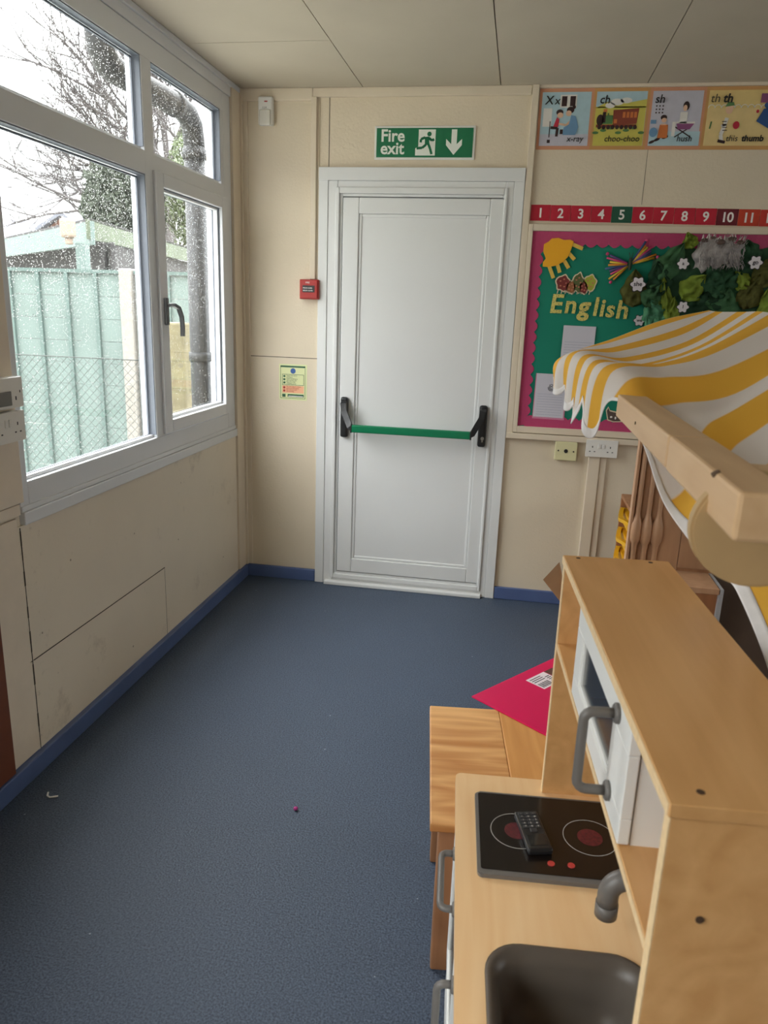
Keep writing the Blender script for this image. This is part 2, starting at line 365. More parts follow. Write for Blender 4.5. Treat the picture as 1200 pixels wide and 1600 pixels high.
# wall boards of the left wall below the window with open joints
P = MB()
P.prism([(1.964, 0.384), (3.80, 0.384), (3.80, 0.832), (1.964, 0.832)], 0, 0.009, Matrix(((0,0,1,XL-0.003),(1,0,0,0),(0,1,0,0),(0,0,0,1))))
for a in ((2.914, 3.80, 0.0, 0.384), (1.964, 2.911, 0.0, 0.380)):
    P.box(XL-0.003, XL+0.006, a[0], a[1], a[2], a[3])
struct('trim_1', P, cream_board)
g = MB(); g.box(XL-0.003, XL+0.0064, 1.985, 2.914, 0.380, 0.3825); g.box(XL-0.003, XL+0.0063, 2.911, 2.9125, 0.06, 0.381); 
rj = random.Random(4); zz = 0.066
while zz < 0.826:
    dz = rj.uniform(0.02, 0.05); wj = rj.uniform(0.001, 0.006); g.box(XL-0.003, XL+0.0068, 1.9745-wj*0.45, 1.9760+wj*0.45, zz, min(zz+dz, 0.828)); zz += dz
struct('trim_2', g, gap_m)
# ceiling in tiles with fine joints
struct('ceiling', B(XL-0.12, XR+0.12, YB-0.1, YF+0.12, ZC+0.012, ZC+0.1), gap_m)
C_ = MB(); xs = [XL, -0.832, -0.175, 0.482, 1.139, 1.796, 2.453, 3.11, 3.767, XR]
for i in range(len(xs)-1):
    yb = {0: [YF, 3.27, 2.0, 0.6, -1.0, YB]}.get(i, [YF, 2.2 if i % 2 else 1.6, 0.4, -1.2, YB])
    for k in range(len(yb)-1):
        C_.box(xs[i]+0.002, xs[i+1]-0.002, yb[k+1]+0.002, yb[k]-0.002, ZC, ZC+0.013)
struct('trim_3', C_, ceil_m)
# cornice batten where the door wall meets the ceiling, corner strips, joints, batten beside the display board
t = MB(); t.box(XL, -1.08, YF-0.018, YF, 2.485, ZC, bev=0.003); t.box(-1.08, -0.03, YF-0.014, YF, 2.50, ZC, bev=0.003); t.box(-0.03, XR, YF-0.012, YF, 2.528, ZC)
struct('trim_4', t, cream_smooth)
t = MB(); t.box(XL, -1.438, YF-0.03, YF, 0.07, ZC, bev=0.003); t.box(XL, -1.415, YF-0.012, YF, 0.07, ZC, bev=0.003); t.box(XL, XL+0.018, 3.80, YF, 0.07, ZC, bev=0.003)
struct('trim_5', t, cream_smooth)
t = MB(); t.box(-1.415, -1.045, YF-0.004, YF, 1.2515, 2.485); t.box(-1.415, -1.045, YF-0.006, YF, 0.07, 1.2485)
struct('trim_6', t, cream)
t = MB(); t.box(-1.415, -1.045, YF-0.0045, YF, 1.248, 1.2518); t.box(-0.999, -0.996, YF-0.0012, YF, 2.19, 2.50); t.box(0.518, 0.5195, YF-0.0008, YF, 2.03, 2.27)
struct('trim_7', t, gap_m)
struct('trim_8', B(-0.028, 0.004, YF-0.022, YF, 0.89, ZC, bev=0.003), cream_smooth)
q = MB(); q.box(XL, XL+0.010, 1.99, 3.80, 2.476, ZC, bev=0.002); q.box(XL, XL+0.022, 1.99, 3.92, 2.518, ZC, bev=0.003); struct('trim_9', q, upvc)
# skirtings
struct('baseboard_left', B(XL, XL+0.028, YB, YF-0.02, 0, 0.066, bev=0.004), blue_skirt)
t = MB(); t.box(XL, -1.045, YF-0.020, YF, 0, 0.068, bev=0.004); t.box(-0.028, XR, YF-0.020, YF, 0, 0.068, bev=0.004)
struct('baseboard_far', t, blue_skirt)
# cream post and brown door on the left wall, nearer than the window
t = MB(); t.box(XL, -1.459, 1.835, 1.964, 0.067, 0.862, bev=0.004); t.box(XL, -1.452, 1.835, 1.975, 0.870, 0.905, bev=0.002); t.box(XL, -1.446, 1.835, 1.988, 0.908, ZC, bev=0.003)
struct('trim_10', t, mat('cream_post_paint', rgb(226, 212, 192), 0.5, 0.04, 12))
dr = sempty('door_2', (XL+0.02, 1.4, 0))
struct('door_leaf', B(XL-0.0, XL+0.02, 1.02, 1.83, 0.067, 2.05, bev=0.003), brown_door, dr)
struct('door_panel', B(XL+0.02, XL+0.026, 1.12, 1.72, 0.15, 1.95, bev=0.002), brown_door, dr)

# ------------------------------------------------------------------ window in view
w1 = sempty('window_1', (XL, 2.9, 0.83))
GX = XL-0.030
f = MB()
FX0, FX1 = XL-0.06, XL+0.004
def ring_yz(mb, ya, yb, za, zb, yc, yd, zc, zd, x0, x1, bev=0.003):
    """frame between outer rectangle (ya..yb, za..zb) and inner one (yc..yd, zc..zd)"""
    mb.box(x0, x1, ya, yc, za, zb, bev=bev); mb.box(x0, x1, yd, yb, za, zb, bev=bev)
    mb.box(x0, x1, yc, yd, za, zc, bev=bev); mb.box(x0, x1, yc, yd, zd, zb, bev=bev)
ring_yz(f, 1.992, 3.80, 0.885, 2.476, 2.035, 3.705, 0.962, 2.395, FX0, FX1)
f.box(FX0, FX1, 2.035, 3.705, 1.985, 2.070, bev=0.003)          # transom
f.box(FX0, FX1+0.0005, 2.905, 2.985, 0.962, 2.395, bev=0.003)   # mullion
f.box(FX0, FX1-0.002, 3.677, 3.708, 0.962, 2.395)
struct('window_frame', f, upvc, w1)
f = MB()
for (ya, yb, za, zb) in ((2.035, 2.905, 0.962, 1.985), (2.035, 2.905, 2.07, 2.395), (2.985, 3.677, 2.07, 2.395)):
    f.box(GX-0.004, XL-0.012, ya, ya+0.012, za, zb); f.box(GX-0.004, XL-0.012, ya, yb, za, za+0.012, bev=0.002)
struct('glazing_bead', f, upvc, w1)
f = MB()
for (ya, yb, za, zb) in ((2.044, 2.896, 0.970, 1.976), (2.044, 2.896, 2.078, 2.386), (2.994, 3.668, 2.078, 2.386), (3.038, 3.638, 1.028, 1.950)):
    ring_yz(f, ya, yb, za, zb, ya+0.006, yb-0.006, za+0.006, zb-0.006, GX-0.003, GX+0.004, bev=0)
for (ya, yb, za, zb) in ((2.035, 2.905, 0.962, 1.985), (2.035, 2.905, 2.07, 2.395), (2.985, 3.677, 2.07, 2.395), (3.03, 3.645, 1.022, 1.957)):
    f.box(GX-0.003, XL+0.001, yb-0.004, yb+0.001, za+0.012, zb); f.box(GX-0.003, XL+0.001, ya, yb, zb-0.004, zb+0.001)  # grey strips over the top and far reveals, shade put in as colour
struct('gasket_and_reveal_shade', f, gasket_and_reveal_shade, w1)
sill = MB(); sill.box(XL-0.05, XL+0.016, 1.992, 3.80, 0.832, 0.872, bev=0.003); sill.box(XL-0.05, XL+0.009, 1.992, 3.80, 0.872, 0.890, bev=0.003)
struct('window_sill', sill, upvc, w1)
sa = MB(); ring_yz(sa, 2.962, 3.70, 0.968, 2.010, 3.03, 3.645, 1.022, 1.957, XL-0.03, XL+0.018, bev=0.004)
ring_yz(sa, 3.03, 3.645, 1.022, 1.957, 3.042, 3.633, 1.034, 1.945, GX-0.004, XL-0.004, bev=0.002)
sash = struct('casement_sash', sa, upvc, w1)
g = MB()
for (ya, yb, za, zb) in ((2.04, 2.90, 0.966, 1.98), (2.04, 2.90, 2.074, 2.39), (2.99, 3.672, 2.074, 2.39), (3.035, 3.64, 1.025, 1.953)):
    g.box(GX-0.002, GX, ya, yb, za, zb)
struct('glass_pane', g, glass, w1)
h = MB(); h.box(XL+0.018, XL+0.030, 2.985, 3.012, 1.42, 1.53, bev=0.004)
h.strap([(XL+0.03, 2.998, 1.50), (XL+0.052, 3.004, 1.502), (XL+0.062, 3.03, 1.490), (XL+0.064, 3.052, 1.455), (XL+0.062, 3.062, 1.41), (XL+0.060, 3.064, 1.375)], 0.016, 0.014, (1, 0, 0))
struct('window_handle', h, mat('dark_grey_handle', rgb(90, 92, 94), 0.35), w1)
# unseen right and rear-left windows, added and placed to light the room
def plain_unseen_window(name, f_pts, g_pts):
    w = sempty(name, (f_pts[0][0], f_pts[0][2], f_pts[0][4])); f = MB()
    for p in f_pts: f.box(*p, bev=0.003)
    struct('window_frame', f, upvc, w); g = MB()
    for p in g_pts: g.box(*p)
    struct('glass_pane', g, glass, w)
xa, xb = XL-0.06, XL
plain_unseen_window('unseen_window_3', [(xa, xb, -2.2, -2.13, 0.95, 2.40), (xa, xb, 0.33, 0.4, 0.95, 2.40), (xa, xb, -2.13, 0.33, 0.95, 1.02), (xa, xb, -2.13, 0.33, 2.33, 2.40), (xa, xb, -0.94, -0.86, 1.02, 2.33)], [(GX-0.002, GX, -2.14, 0.34, 1.01, 2.34)])
xa, xb = XR, XR+0.06
plain_unseen_window('unseen_window_2', [(xa, xb, 0.8, 0.87, 1.05, 2.35), (xa, xb, 2.93, 3.0, 1.05, 2.35), (xa, xb, 0.87, 2.93, 1.05, 1.12), (xa, xb, 0.87, 2.93, 2.28, 2.35), (xa, xb, 1.86, 1.94, 1.12, 2.28)], [(XR+0.030, XR+0.032, 0.86, 2.94, 1.11, 2.29)])

# rain on the outside of the glass: nobody could count it
rng = random.Random(3)
d = MB(); base = [Vector(v) for v in ((0,0,1),(0.9,0,0.3),(0.28,0.86,0.3),(-0.73,0.53,0.3),(-0.73,-0.53,0.3),(0.28,-0.86,0.3))]
def drop(mb, y, z, r):
    n = 6; x = GX-0.0022
    top = mb.bm.verts.new((x-r*0.45, y, z))
    mid = [mb.bm.verts.new((x-r*0.32, y+0.62*r*math.cos(2*PI*k/n), z+0.62*r*math.sin(2*PI*k/n))) for k in range(n)]
    bot = [mb.bm.verts.new((x, y+r*math.cos(2*PI*k/n), z+r*1.1*math.sin(2*PI*k/n))) for k in range(n)]
    for k in range(n):
        j = (k+1) % n
        for vs in ((top, mid[k], mid[j]), (mid[k], bot[k], bot[j], mid[j])):
            f = mb.bm.faces.new(vs); f.smooth = True
    mb.bm.faces.new(bot)
for (ya, yb, za, zb, n) in ((2.05, 2.89, 0.97, 1.975, 15000), (2.05, 2.89, 2.08, 2.385, 3000), (3.0, 3.665, 2.08, 2.385, 3000), (3.045, 3.632, 1.035, 1.942, 9500)):
    for _ in range(n):
        z = rng.uniform(za, zb)
        if zb < 2 and z < 1.45 and rng.random() < 0.62: continue
        drop(d, rng.uniform(ya, yb), z, 0.0006+0.0017*rng.random()**2.0)
o = obj('raindrops', d, water); tag(o, 'clear raindrops scattered over the outside of the window glass', 'raindrops', kind='stuff')

# ------------------------------------------------------------------ door
d1 = sempty('door_1', (-0.53, YF, 0))
f = MB()
f.box(-1.043, -0.995, YF-0.022, YF, 0, 2.13, bev=0.002); f.box(-0.078, -0.030, YF-0.022, YF, 0, 2.165, bev=0.002)
f.box(-1.043, -0.030, YF-0.026, YF, 2.125, 2.185, bev=0.002)
struct('architrave', f, upvc_door, d1)
f = MB()
def ring_xz(mb, xa, xb, za, zb, xc, xd, zc, zd, y0, y1, bev=0.003):
    mb.box(xa, xc, y0, y1, za, zb, bev=bev); mb.box(xd, xb, y0, y1, za, zb, bev=bev)
    mb.box(xc, xd, y0, y1, za, zc, bev=bev); mb.box(xc, xd, y0, y1, zd, zb, bev=bev)
ring_xz(f, -0.995, -0.078, 0.0, 2.125, -0.945, -0.117, 0.045, 2.085, YF-0.018, YF, bev=0.004)
ring_xz(f, -0.955, -0.107, 0.035, 2.095, -0.935, -0.122, 0.062, 2.065, YF-0.028, YF, bev=0.004)
ring_xz(f, -0.935, -0.122, 0.062, 2.065, -0.920, -0.128, 0.074, 2.052, YF-0.014, YF, bev=0.003)
struct('door_frame', f, upvc_door, d1)
f = MB(); f.box(-0.985, -0.1, YF-0.05, YF, 0, 0.02, bev=0.004)
struct('threshold', f, upvc_door, d1)
f = MB()
ring_xz(f, -0.917, -0.106, 0.078, 2.047, -0.835, -0.186, 0.158, 1.972, YF-0.020, YF, bev=0.004)
ring_xz(f, -0.835, -0.186, 0.158, 1.972, -0.820, -0.201, 0.173, 1.957, YF-0.013, YF, bev=0.004)
leaf = struct('door_leaf', f, upvc_door, d1)
struct('door_panel', B(-0.822, -0.199, YF-0.008, YF, 0.171, 1.959), upvc_door, d1)
t = MB(); t.box(-0.9185, -0.917, YF-0.0145, YF, 0.078, 2.05); t.box(-0.917, -0.106, YF-0.0145, YF, 2.047, 2.0495)
struct('door_gasket', t, gasket_and_reveal_shade, d1)
# panic bar
pb = thing('panic_bar', 'green horizontal push bar with black end fittings across the white fire exit door', 'push bar', (-0.53, YF-0.02, 0.84))
for sx_, xb_, za, zb in ((1, -0.886, 0.845, 1.060), (-1, -0.152, 0.838, 1.055)):
    m_ = MB(); m_.box(xb_-0.021, xb_+0.021, YF-0.046, YF-0.019, za, zb, bev=0.012, seg=3)
    obj('end_plate', m_, black_pl, pb)
    a_ = MB(); a_.strap([(xb_, YF-0.045, 1.035), (xb_, YF-0.062, 1.03), (xb_+sx_*0.006, YF-0.07, 0.99), (xb_+sx_*0.03, YF-0.085, 0.945), (xb_+sx_*0.045, YF-0.098, 0.915), (xb_+sx_*0.062, YF-0.100, 0.905)], 0.022, 0.030, (0, 1, 0))
    obj('lever_arm', a_, black_pl, pb)
m_ = MB(); m_.box(-0.832, -0.206, YF-0.112, YF-0.088, 0.885, 0.925, bev=0.006, seg=3); obj('push_bar', m_, green_bar, pb, 'green bar between the fittings')
for xc in (-0.836, -0.210): obj('bar_collar', MB().box(xc, xc+0.008, YF-0.114, YF-0.086, 0.882, 0.928, bev=0.004), black_pl, pb)
m_ = MB(); m_.tube([(-0.148, YF-0.045, 0.885), (-0.148, YF-0.056, 0.885)], 0.0085); m_.box(-0.1515, -0.1445, YF-0.0535, YF-0.045, 0.866, 0.887, bev=0.001); obj('lock_cylinder', m_, steel, pb, 'silver lock cylinder')

# ------------------------------------------------------------------ things on the door wall
y0 = YF-0.006
s_ = thing('fire_exit_sign', 'green fire exit sign with running figure and down arrow above the white door', 'sign', (-0.524, YF, 2.225))
obj('sign_frame', MB().box(-0.768, -0.280, YF-0.008, YF, 2.222, 2.372, bev=0.002), white_pl, s_)
obj('sign_face', MB().box(-0.758, -0.290, YF-0.010, YF-0.007, 2.232, 2.362), sign_green, s_, 'green sign face')
ys = YF-0.0101
m_ = MB(); m_.wtext('Fire', 0.076, -0.738, 2.303, ys, bold=0.0016); m_.wtext('exit', 0.076, -0.738, 2.247, ys, bold=0.0016); obj('lettering', m_, sign_white, s_, 'white words Fire exit')
m_ = MB(); m_.wbox(-0.552, -0.470, 2.240, 2.355, ys, 0.0006); m_.wall([(-0.566, 2.272), (-0.552, 2.280), (-0.552, 2.240), (-0.566, 2.240)], ys, 0.0006)
obj('doorway_symbol', m_, sign_white, s_)
rm = MB(); yr = ys-0.0008
rm.well(-0.500, 2.335, 0.0105, 0.0105, yr, 0.0006)
rm.wall([(-0.522, 2.322), (-0.502, 2.324), (-0.498, 2.290), (-0.520, 2.284)], yr, 0.0006)
for pts in ([(-0.503, 2.318), (-0.486, 2.306), (-0.476, 2.312)], [(-0.520, 2.320), (-0.540, 2.312), (-0.541, 2.298)], [(-0.503, 2.290), (-0.494, 2.270), (-0.486, 2.246)], [(-0.515, 2.288), (-0.533, 2.274), (-0.560, 2.272)]):
    rm.wline(pts, 0.0115, yr, 0.0006)
obj('running_figure', rm, sign_green, s_)
m_ = MB(); m_.wall([(-0.393,2.355),(-0.367,2.355),(-0.367,2.290),(-0.342,2.313),(-0.342,2.286),(-0.380,2.243),(-0.418,2.286),(-0.418,2.313),(-0.393,2.290)], ys, 0.0008); obj('down_arrow', m_, sign_white, s_)

s_ = thing('alarm_sensor', 'white movement sensor with a small red light high in the corner above the left window', 'sensor', (-1.312, YF, 2.361))
m_ = MB(); m_.box(-1.350, -1.276, YF-0.042, YF-0.006, 2.372, 2.500, bev=0.008, seg=3); obj('housing', m_, white_pl, s_)
m_ = MB(); m_.box(-1.342, -1.284, YF-0.050, YF-0.040, 2.368, 2.440, bev=0.006, seg=3); obj('lens_cover', m_, mat('frosted_plastic', rgb(214, 210, 200), 0.25), s_)
m_ = MB(); m_.wbox(-1.316, -1.300, 2.474, 2.479, YF-0.042, 0.0012); obj('status_light', m_, red_pl, s_, 'small red light')
m_ = MB(); m_.wtext('LUX', 0.012, -1.326, 2.445, YF-0.0425, ext=0.0003); obj('marking', m_, grey_pl, s_)
s_ = thing('cable_trunking', 'cream vertical cable trunking running from ceiling down to the red call point', 'trunking', (-1.07, YF, 1.65))
obj('trunking_cover', MB().box(-1.086, -1.058, YF-0.020, YF-0.004, 1.652, 2.50, bev=0.003), cream_smooth, s_)
obj('trunking_base', MB().box(-1.090, -1.054, YF-0.009, YF-0.004, 1.652, 2.50), cream_smooth, s_)
s_ = thing('fire_call_point', 'red square fire alarm call point on the wall left of the door frame', 'fire alarm', (-1.083, YF, 1.553))
obj('back_box', MB().box(-1.134, -1.034, YF-0.042, YF-0.005, 1.552, 1.650, bev=0.004), red_pl, s_)
obj('front_plate', MB().box(-1.130, -1.038, YF-0.050, YF-0.041, 1.556, 1.646, bev=0.003), red_pl, s_)
obj('press_panel', MB().box(-1.116, -1.052, YF-0.052, YF-0.049, 1.586, 1.620, bev=0.001), black_pl, s_, 'black press panel')
m_ = MB(); m_.wtext('PRESS HERE', 0.0095, -1.113, 1.604, YF-0.0522, ext=0.0002); m_.wtext('BREAK GLASS', 0.0085, -1.113, 1.592, YF-0.0522, ext=0.0002); m_.wtext('FIRE', 0.012, -1.100, 1.630, YF-0.0502, ext=0.0002); obj('lettering', m_, white_ink, s_)

s_ = thing('fire_action_notice', 'small pale green fire action notice on the cream wall left of the door', 'notice', (-1.178, YF, 1.025))
yn = YF-0.0062
obj('sheet', MB().wbox(-1.255, -1.101, 1.025, 1.215, yn, 0.0010), mat('luminous_paper', rgb(222, 226, 172), 0.5), s_)
grn = mat('dark_green_ink', rgb(40, 92, 60), 0.5); yn2 = yn-0.0012
m_ = MB()
for a in ((-1.248, -1.246, 1.033, 1.207), (-1.112, -1.110, 1.033, 1.207), (-1.248, -1.110, 1.033, 1.035), (-1.248, -1.110, 1.198, 1.207), (-1.238, -1.220, 1.040, 1.056), (-1.208, -1.118, 1.041, 1.056),
          (-1.238, -1.118, 1.160, 1.162), (-1.238, -1.118, 1.104, 1.106), (-1.238, -1.236, 1.104, 1.162), (-1.120, -1.118, 1.104, 1.162)): m_.wbox(*a, yn2, 0.0004)
for k in range(3): m_.wbox(-1.232, -1.221, 1.112+k*0.017, 1.122+k*0.017, yn2, 0.0004)
obj('green_print', m_, grn, s_)
m_ = MB(); m_.well(-1.178, 1.180, 0.0145, 0.0145, yn2, 0.0004); obj('blue_roundel', m_, mat('blue_ink', rgb(56, 96, 160), 0.5), s_)
m_ = MB()
for k, t_ in enumerate(('Sound the alarm', 'and leave', 'Leave building by', 'the nearest exit', 'Report to the', 'assembly point')): m_.wtext(t_, 0.0088, -1.214, 1.152-k*0.0085, yn2, ext=0.0002)
obj('black_lettering', m_, grn, s_)
m_ = MB(); m_.wbox(-1.238, -1.118, 1.0625, 1.101, yn2, 0.0003); obj('orange_box', m_, mat('orange_ink', rgb(240, 180, 140), 0.5), s_)
m_ = MB()
for k, t_ in enumerate(('Do not stop to collect', 'personal belongings', 'Do not re-enter', 'the building')): m_.wtext(t_, 0.0088, -1.214, 1.094-k*0.0085, yn2-0.0004, ext=0.0002)
for k in range(2): m_.well(-1.227, 1.091-k*0.017, 0.006, 0.006, yn2-0.0004, 0.0003)
obj('red_lettering', m_, red_pl, s_)
m_ = MB(); m_.wbox(-1.204, -1.122, 1.0435, 1.0475, yn2-0.0005, 0.0003); obj('blank_line', m_, white_ink, s_)

# phonics posters
bor = mat('orange_brown_card_border', rgb(206, 146, 112), 0.6, 0.05, 10); bor2 = mat('ochre_card_border', rgb(200, 150, 92), 0.6, 0.05, 10)
def ink(n, *c): return mat(n, rgb(*c), 0.6, 0.04, 30)
skin = ink('pale_skin_ink', 226, 186, 156); hair = ink('dark_hair_ink', 54, 34, 34); blue_i = ink('soft_blue_ink', 108, 148, 184); red_i = ink('crimson_ink', 186, 36, 60)
org_i = ink('orange_ink_deep', 206, 118, 60); grn_i = ink('leaf_green_ink', 86, 128, 74); brn_i = ink('train_brown_ink', 140, 66, 48); gry_i = ink('grey_ink', 120, 124, 128)
yel_i = ink('field_yellow_ink', 206, 196, 92); sand_i = ink('sand_ink', 222, 196, 130); pur_i = ink('plum_ink', 138, 78, 122); dblu_i = ink('deep_blue_ink', 44, 84, 140); whi_i = ink('picture_white_ink', 228, 224, 218)
sky_i = ink('sky_blue_ink', 176, 204, 214); lil_i = ink('lilac_ink', 196, 194, 206)
def poster(x0, x1, label, bm_, face, layers, texts):
    s_ = thing('phonics_card', label, 'poster', ((x0+x1)/2, YF, 2.272), group='phonics cards in a row below the ceiling')
    yp = YF-0.0005
    obj('card', MB().wbox(x0, x1, 2.268, 2.527, yp, 0.0015), bm_, s_)
    obj('picture_ground', MB().wbox(x0+0.012, x1-0.012, 2.284, 2.512, yp-0.0015, 0.0004), face, s_)
    yy = yp-0.0020
    for k, (nm, mm, fn) in enumerate(layers):
        q = MB(); fn(q, yy-0.0006*k, x0, 2.284); obj(nm, q, mm, s_)
    yt = yy-0.0006*len(layers)
    q = MB()
    for (t_, sz, dx, dz, bo) in texts: q.wtext(t_, sz, x0+dx, 2.284+dz, yt, bold=bo, shear=0.12, ext=0.0003)
    obj('lettering', q, black_ink, s_)
TH = 0.0004
def L1a(q, y, x, z): q.wbox(x+0.012, x+0.235, z, z+0.05, y, TH)
def L1b(q, y, x, z):
    q.wbox(x+0.095, x+0.170, z+0.162, z+0.216, y, TH); q.wbox(x+0.022, x+0.062, z+0.082, z+0.160, y, TH)
def L1c(q, y, x, z):
    q.wbox(x+0.102, x+0.126, z+0.168, z+0.210, y, TH); q.wbox(x+0.140, x+0.164, z+0.168, z+0.210, y, TH)
    q.well(x+0.097, z+0.142, 0.016, 0.013, y, TH); q.well(x+0.145, z+0.152, 0.017, 0.014, y, TH); q.well(x+0.160, z+0.164, 0.008, 0.008, y, TH)
    q.wbox(x+0.054, x+0.058, z+0.036, z+0.105, y, TH); q.wline([(x+0.06, z+0.078), (x+0.092, z+0.076), (x+0.090, z+0.040)], 0.012, y, TH); q.wbox(x+0.048, x+0.062, z+0.012, z+0.026, y, TH)
    q.wbox(x+0.104, x+0.118, z+0.050, z+0.070, y, TH)
def L1d(q, y, x, z):
    q.well(x+0.100, z+0.130, 0.014, 0.012, y, TH); q.well(x+0.138, z+0.138, 0.013, 0.012, y, TH); q.wline([(x+0.09, z+0.095), (x+0.13, z+0.088), (x+0.148, z+0.105)], 0.009, y, TH)
def L1e(q, y, x, z): q.wall([(x+0.072, z+0.082), (x+0.094, z+0.080), (x+0.098, z+0.112), (x+0.086, z+0.122)], y, TH)
def L1f(q, y, x, z): q.wall([(x+0.118, z+0.046), (x+0.176, z+0.046), (x+0.186, z+0.08), (x+0.170, z+0.126), (x+0.150, z+0.130), (x+0.142, z+0.09), (x+0.120, z+0.078)], y, TH)
poster(0.008, 0.254, 'picture card with the word x-ray, leftmost in the row below the ceiling', bor, sky_i,
       [('floor_tint', lil_i, L1a), ('picture_panel', whi_i, L1b), ('hair_and_chair', hair, L1c), ('faces', skin, L1d), ('red_top', red_i, L1e), ('blue_dress', blue_i, L1f)],
       [('X', 0.052, 0.026, 0.176, 0.0004), ('x', 0.048, 0.070, 0.176, 0.0004), ('x-ray', 0.036, 0.138, 0.018, 0.0002)])
def L2a(q, y, x, z): q.wbox(x+0.012, x+0.235, z, z+0.165, y, TH); q.wall([(x+0.012, z+0.16), (x+0.06, z+0.185), (x+0.15, z+0.180), (x+0.236, z+0.195), (x+0.236, z+0.16)], y, TH)
def L2b(q, y, x, z):
    for a in ((0.075, 0.170, 0.022, 0.012), (0.105, 0.184, 0.030, 0.014), (0.145, 0.190, 0.026, 0.012)): q.well(x+a[0], z+a[1], a[2], a[3], y, TH)
def L2c(q, y, x, z):
    q.wall([(x+0.095, z+0.088), (x+0.200, z+0.092), (x+0.206, z+0.158), (x+0.092, z+0.150)], y, TH); q.wbox(x+0.02, x+0.20, z+0.078, z+0.090, y, TH)
def L2d(q, y, x, z):
    for k in range(4): q.wbox(x+0.135+k*0.017, x+0.147+k*0.017, z+0.118, z+0.142, y, TH)
    q.wbox(x+0.098, x+0.112, z+0.095, z+0.112, y, TH); q.wbox(x+0.048, x+0.064, z+0.142, z+0.154, y, TH)
def L2e(q, y, x, z):
    q.wbox(x+0.040, x+0.092, z+0.092, z+0.128, y, TH); q.wbox(x+0.068, x+0.074, z+0.125, z+0.138, y, TH)
    for k in range(7): q.well(x+0.02+k*0.034, z+0.055+0.01*(k % 3), 0.014, 0.006, y, TH)
def L2f(q, y, x, z):
    q.well(x+0.036, z+0.108, 0.016, 0.024, y, TH); q.wbox(x+0.046, x+0.060, z+0.098, z+0.142, y, TH)
    for k in range(9): q.well(x+0.035+k*0.02, z+0.078, 0.008, 0.009, y, TH)
poster(0.254, 0.502, 'picture card with the word choo-choo and a steam train below the ceiling', bor2, sky_i,
       [('green_field', yel_i, L2a), ('steam', whi_i, L2b), ('carriages', brn_i, L2c), ('carriage_windows', org_i, L2d), ('green_engine', grn_i, L2e), ('black_boiler', hair, L2f)],
       [('ch', 0.050, 0.026, 0.178, 0.0004), ('choo-choo', 0.036, 0.062, 0.018, 0.0002)])
def L3a(q, y, x, z): q.wbox(x+0.012, x+0.235, z, z+0.06, y, TH)
def L3b(q, y, x, z):
    for i in range(3):
        for j in range(3): q.wbox(x+0.030+i*0.014, x+0.036+i*0.014, z+0.135+j*0.014, z+0.141+j*0.014, y, TH)
    q.well(x+0.070, z+0.118, 0.014, 0.011, y, TH); q.well(x+0.162, z+0.165, 0.014, 0.019, y, TH)
    q.wline([(x+0.125, z+0.036), (x+0.190, z+0.078)], 0.005, y, TH); q.wline([(x+0.125, z+0.078), (x+0.195, z+0.036)], 0.005, y, TH)
    for a in ((0.05, 0.016), (0.085, 0.026), (0.028, 0.006)): q.well(x+a[0], z+a[1]+0.01, 0.014, 0.006, y, TH, rot=0.4)
def L3c(q, y, x, z): q.wall([(x+0.050, z+0.032), (x+0.094, z+0.032), (x+0.092, z+0.088), (x+0.056, z+0.088)], y, TH)
def L3d(q, y, x, z): q.wall([(x+0.136, z+0.068), (x+0.188, z+0.068), (x+0.205, z+0.092), (x+0.128, z+0.092)], y, TH)
def L3e(q, y, x, z): q.wbox(x+0.014, x+0.038, z+0.092, z+0.108, y, TH); q.well(x+0.030, z+0.056, 0.018, 0.020, y, TH)
def L3f(q, y, x, z): q.well(x+0.072, z+0.106, 0.011, 0.010, y, TH); q.well(x+0.158, z+0.156, 0.009, 0.013, y, TH); q.wbox(x+0.060, x+0.084, z+0.086, z+0.092, y, TH)
def L3g(q, y, x, z): q.wbox(x+0.140, x+0.172, z+0.094, z+0.140, y, TH); q.wbox(x+0.110, x+0.125, z+0.04, z+0.1, y, TH); q.wbox(x+0.126, x+0.208, z+0.092, z+0.100, y, TH)
poster(0.502, 0.745, 'picture card with the word hush and a purple cot below the ceiling', bor, lil_i,
       [('floor_tint', sky_i, L3a), ('white_figures', whi_i, L3g), ('hair_and_marks', hair, L3b), ('brown_chair', org_i, L3c), ('purple_cot', pur_i, L3d), ('blue_toys', blue_i, L3e), ('faces', skin, L3f)],
       [('sh', 0.050, 0.022, 0.178, 0.0004), ('hush', 0.036, 0.135, 0.018, 0.0002)])
def L4a(q, y, x, z): q.wbox(x+0.012, x+0.415, z, z+0.155, y, TH)
def L4b(q, y, x, z):
    for k in range(14): q.wline([(x+0.014+k*0.028+0.014*(1-math.cos(a)), z+0.155+0.014*math.sin(a)) for a in [PI*j/6 for j in range(7)]], 0.0028, y, TH)
def L4c(q, y, x, z):
    q.wline([(x+0.10, z+0.115), (x+0.092, z+0.08), (x+0.082, z+0.045), (x+0.088, z+0.02)], 0.016, y, TH); q.wline([(x+0.102, z+0.088), (x+0.078, z+0.082)], 0.008, y, TH)
def L4d(q, y, x, z): q.well(x+0.105, z+0.150, 0.016, 0.020, y, TH)
def L4e(q, y, x, z): q.wall([(x+0.085, z+0.160), (x+0.125, z+0.165), (x+0.120, z+0.178), (x+0.096, z+0.180)], y, TH); q.wline([(x+0.035, z+0.10), (x+0.030, z+0.07)], 0.006, y, TH)
def L4f(q, y, x, z):
    q.wline([(x+0.072, z+0.02), (x+0.104, z+0.014)], 0.012, y, TH)
    for k in range(4): q.wbox(x+0.086-k*0.002, x+0.106-k*0.002, z+0.062+k*0.012, z+0.065+k*0.012, y-0.0002, TH)
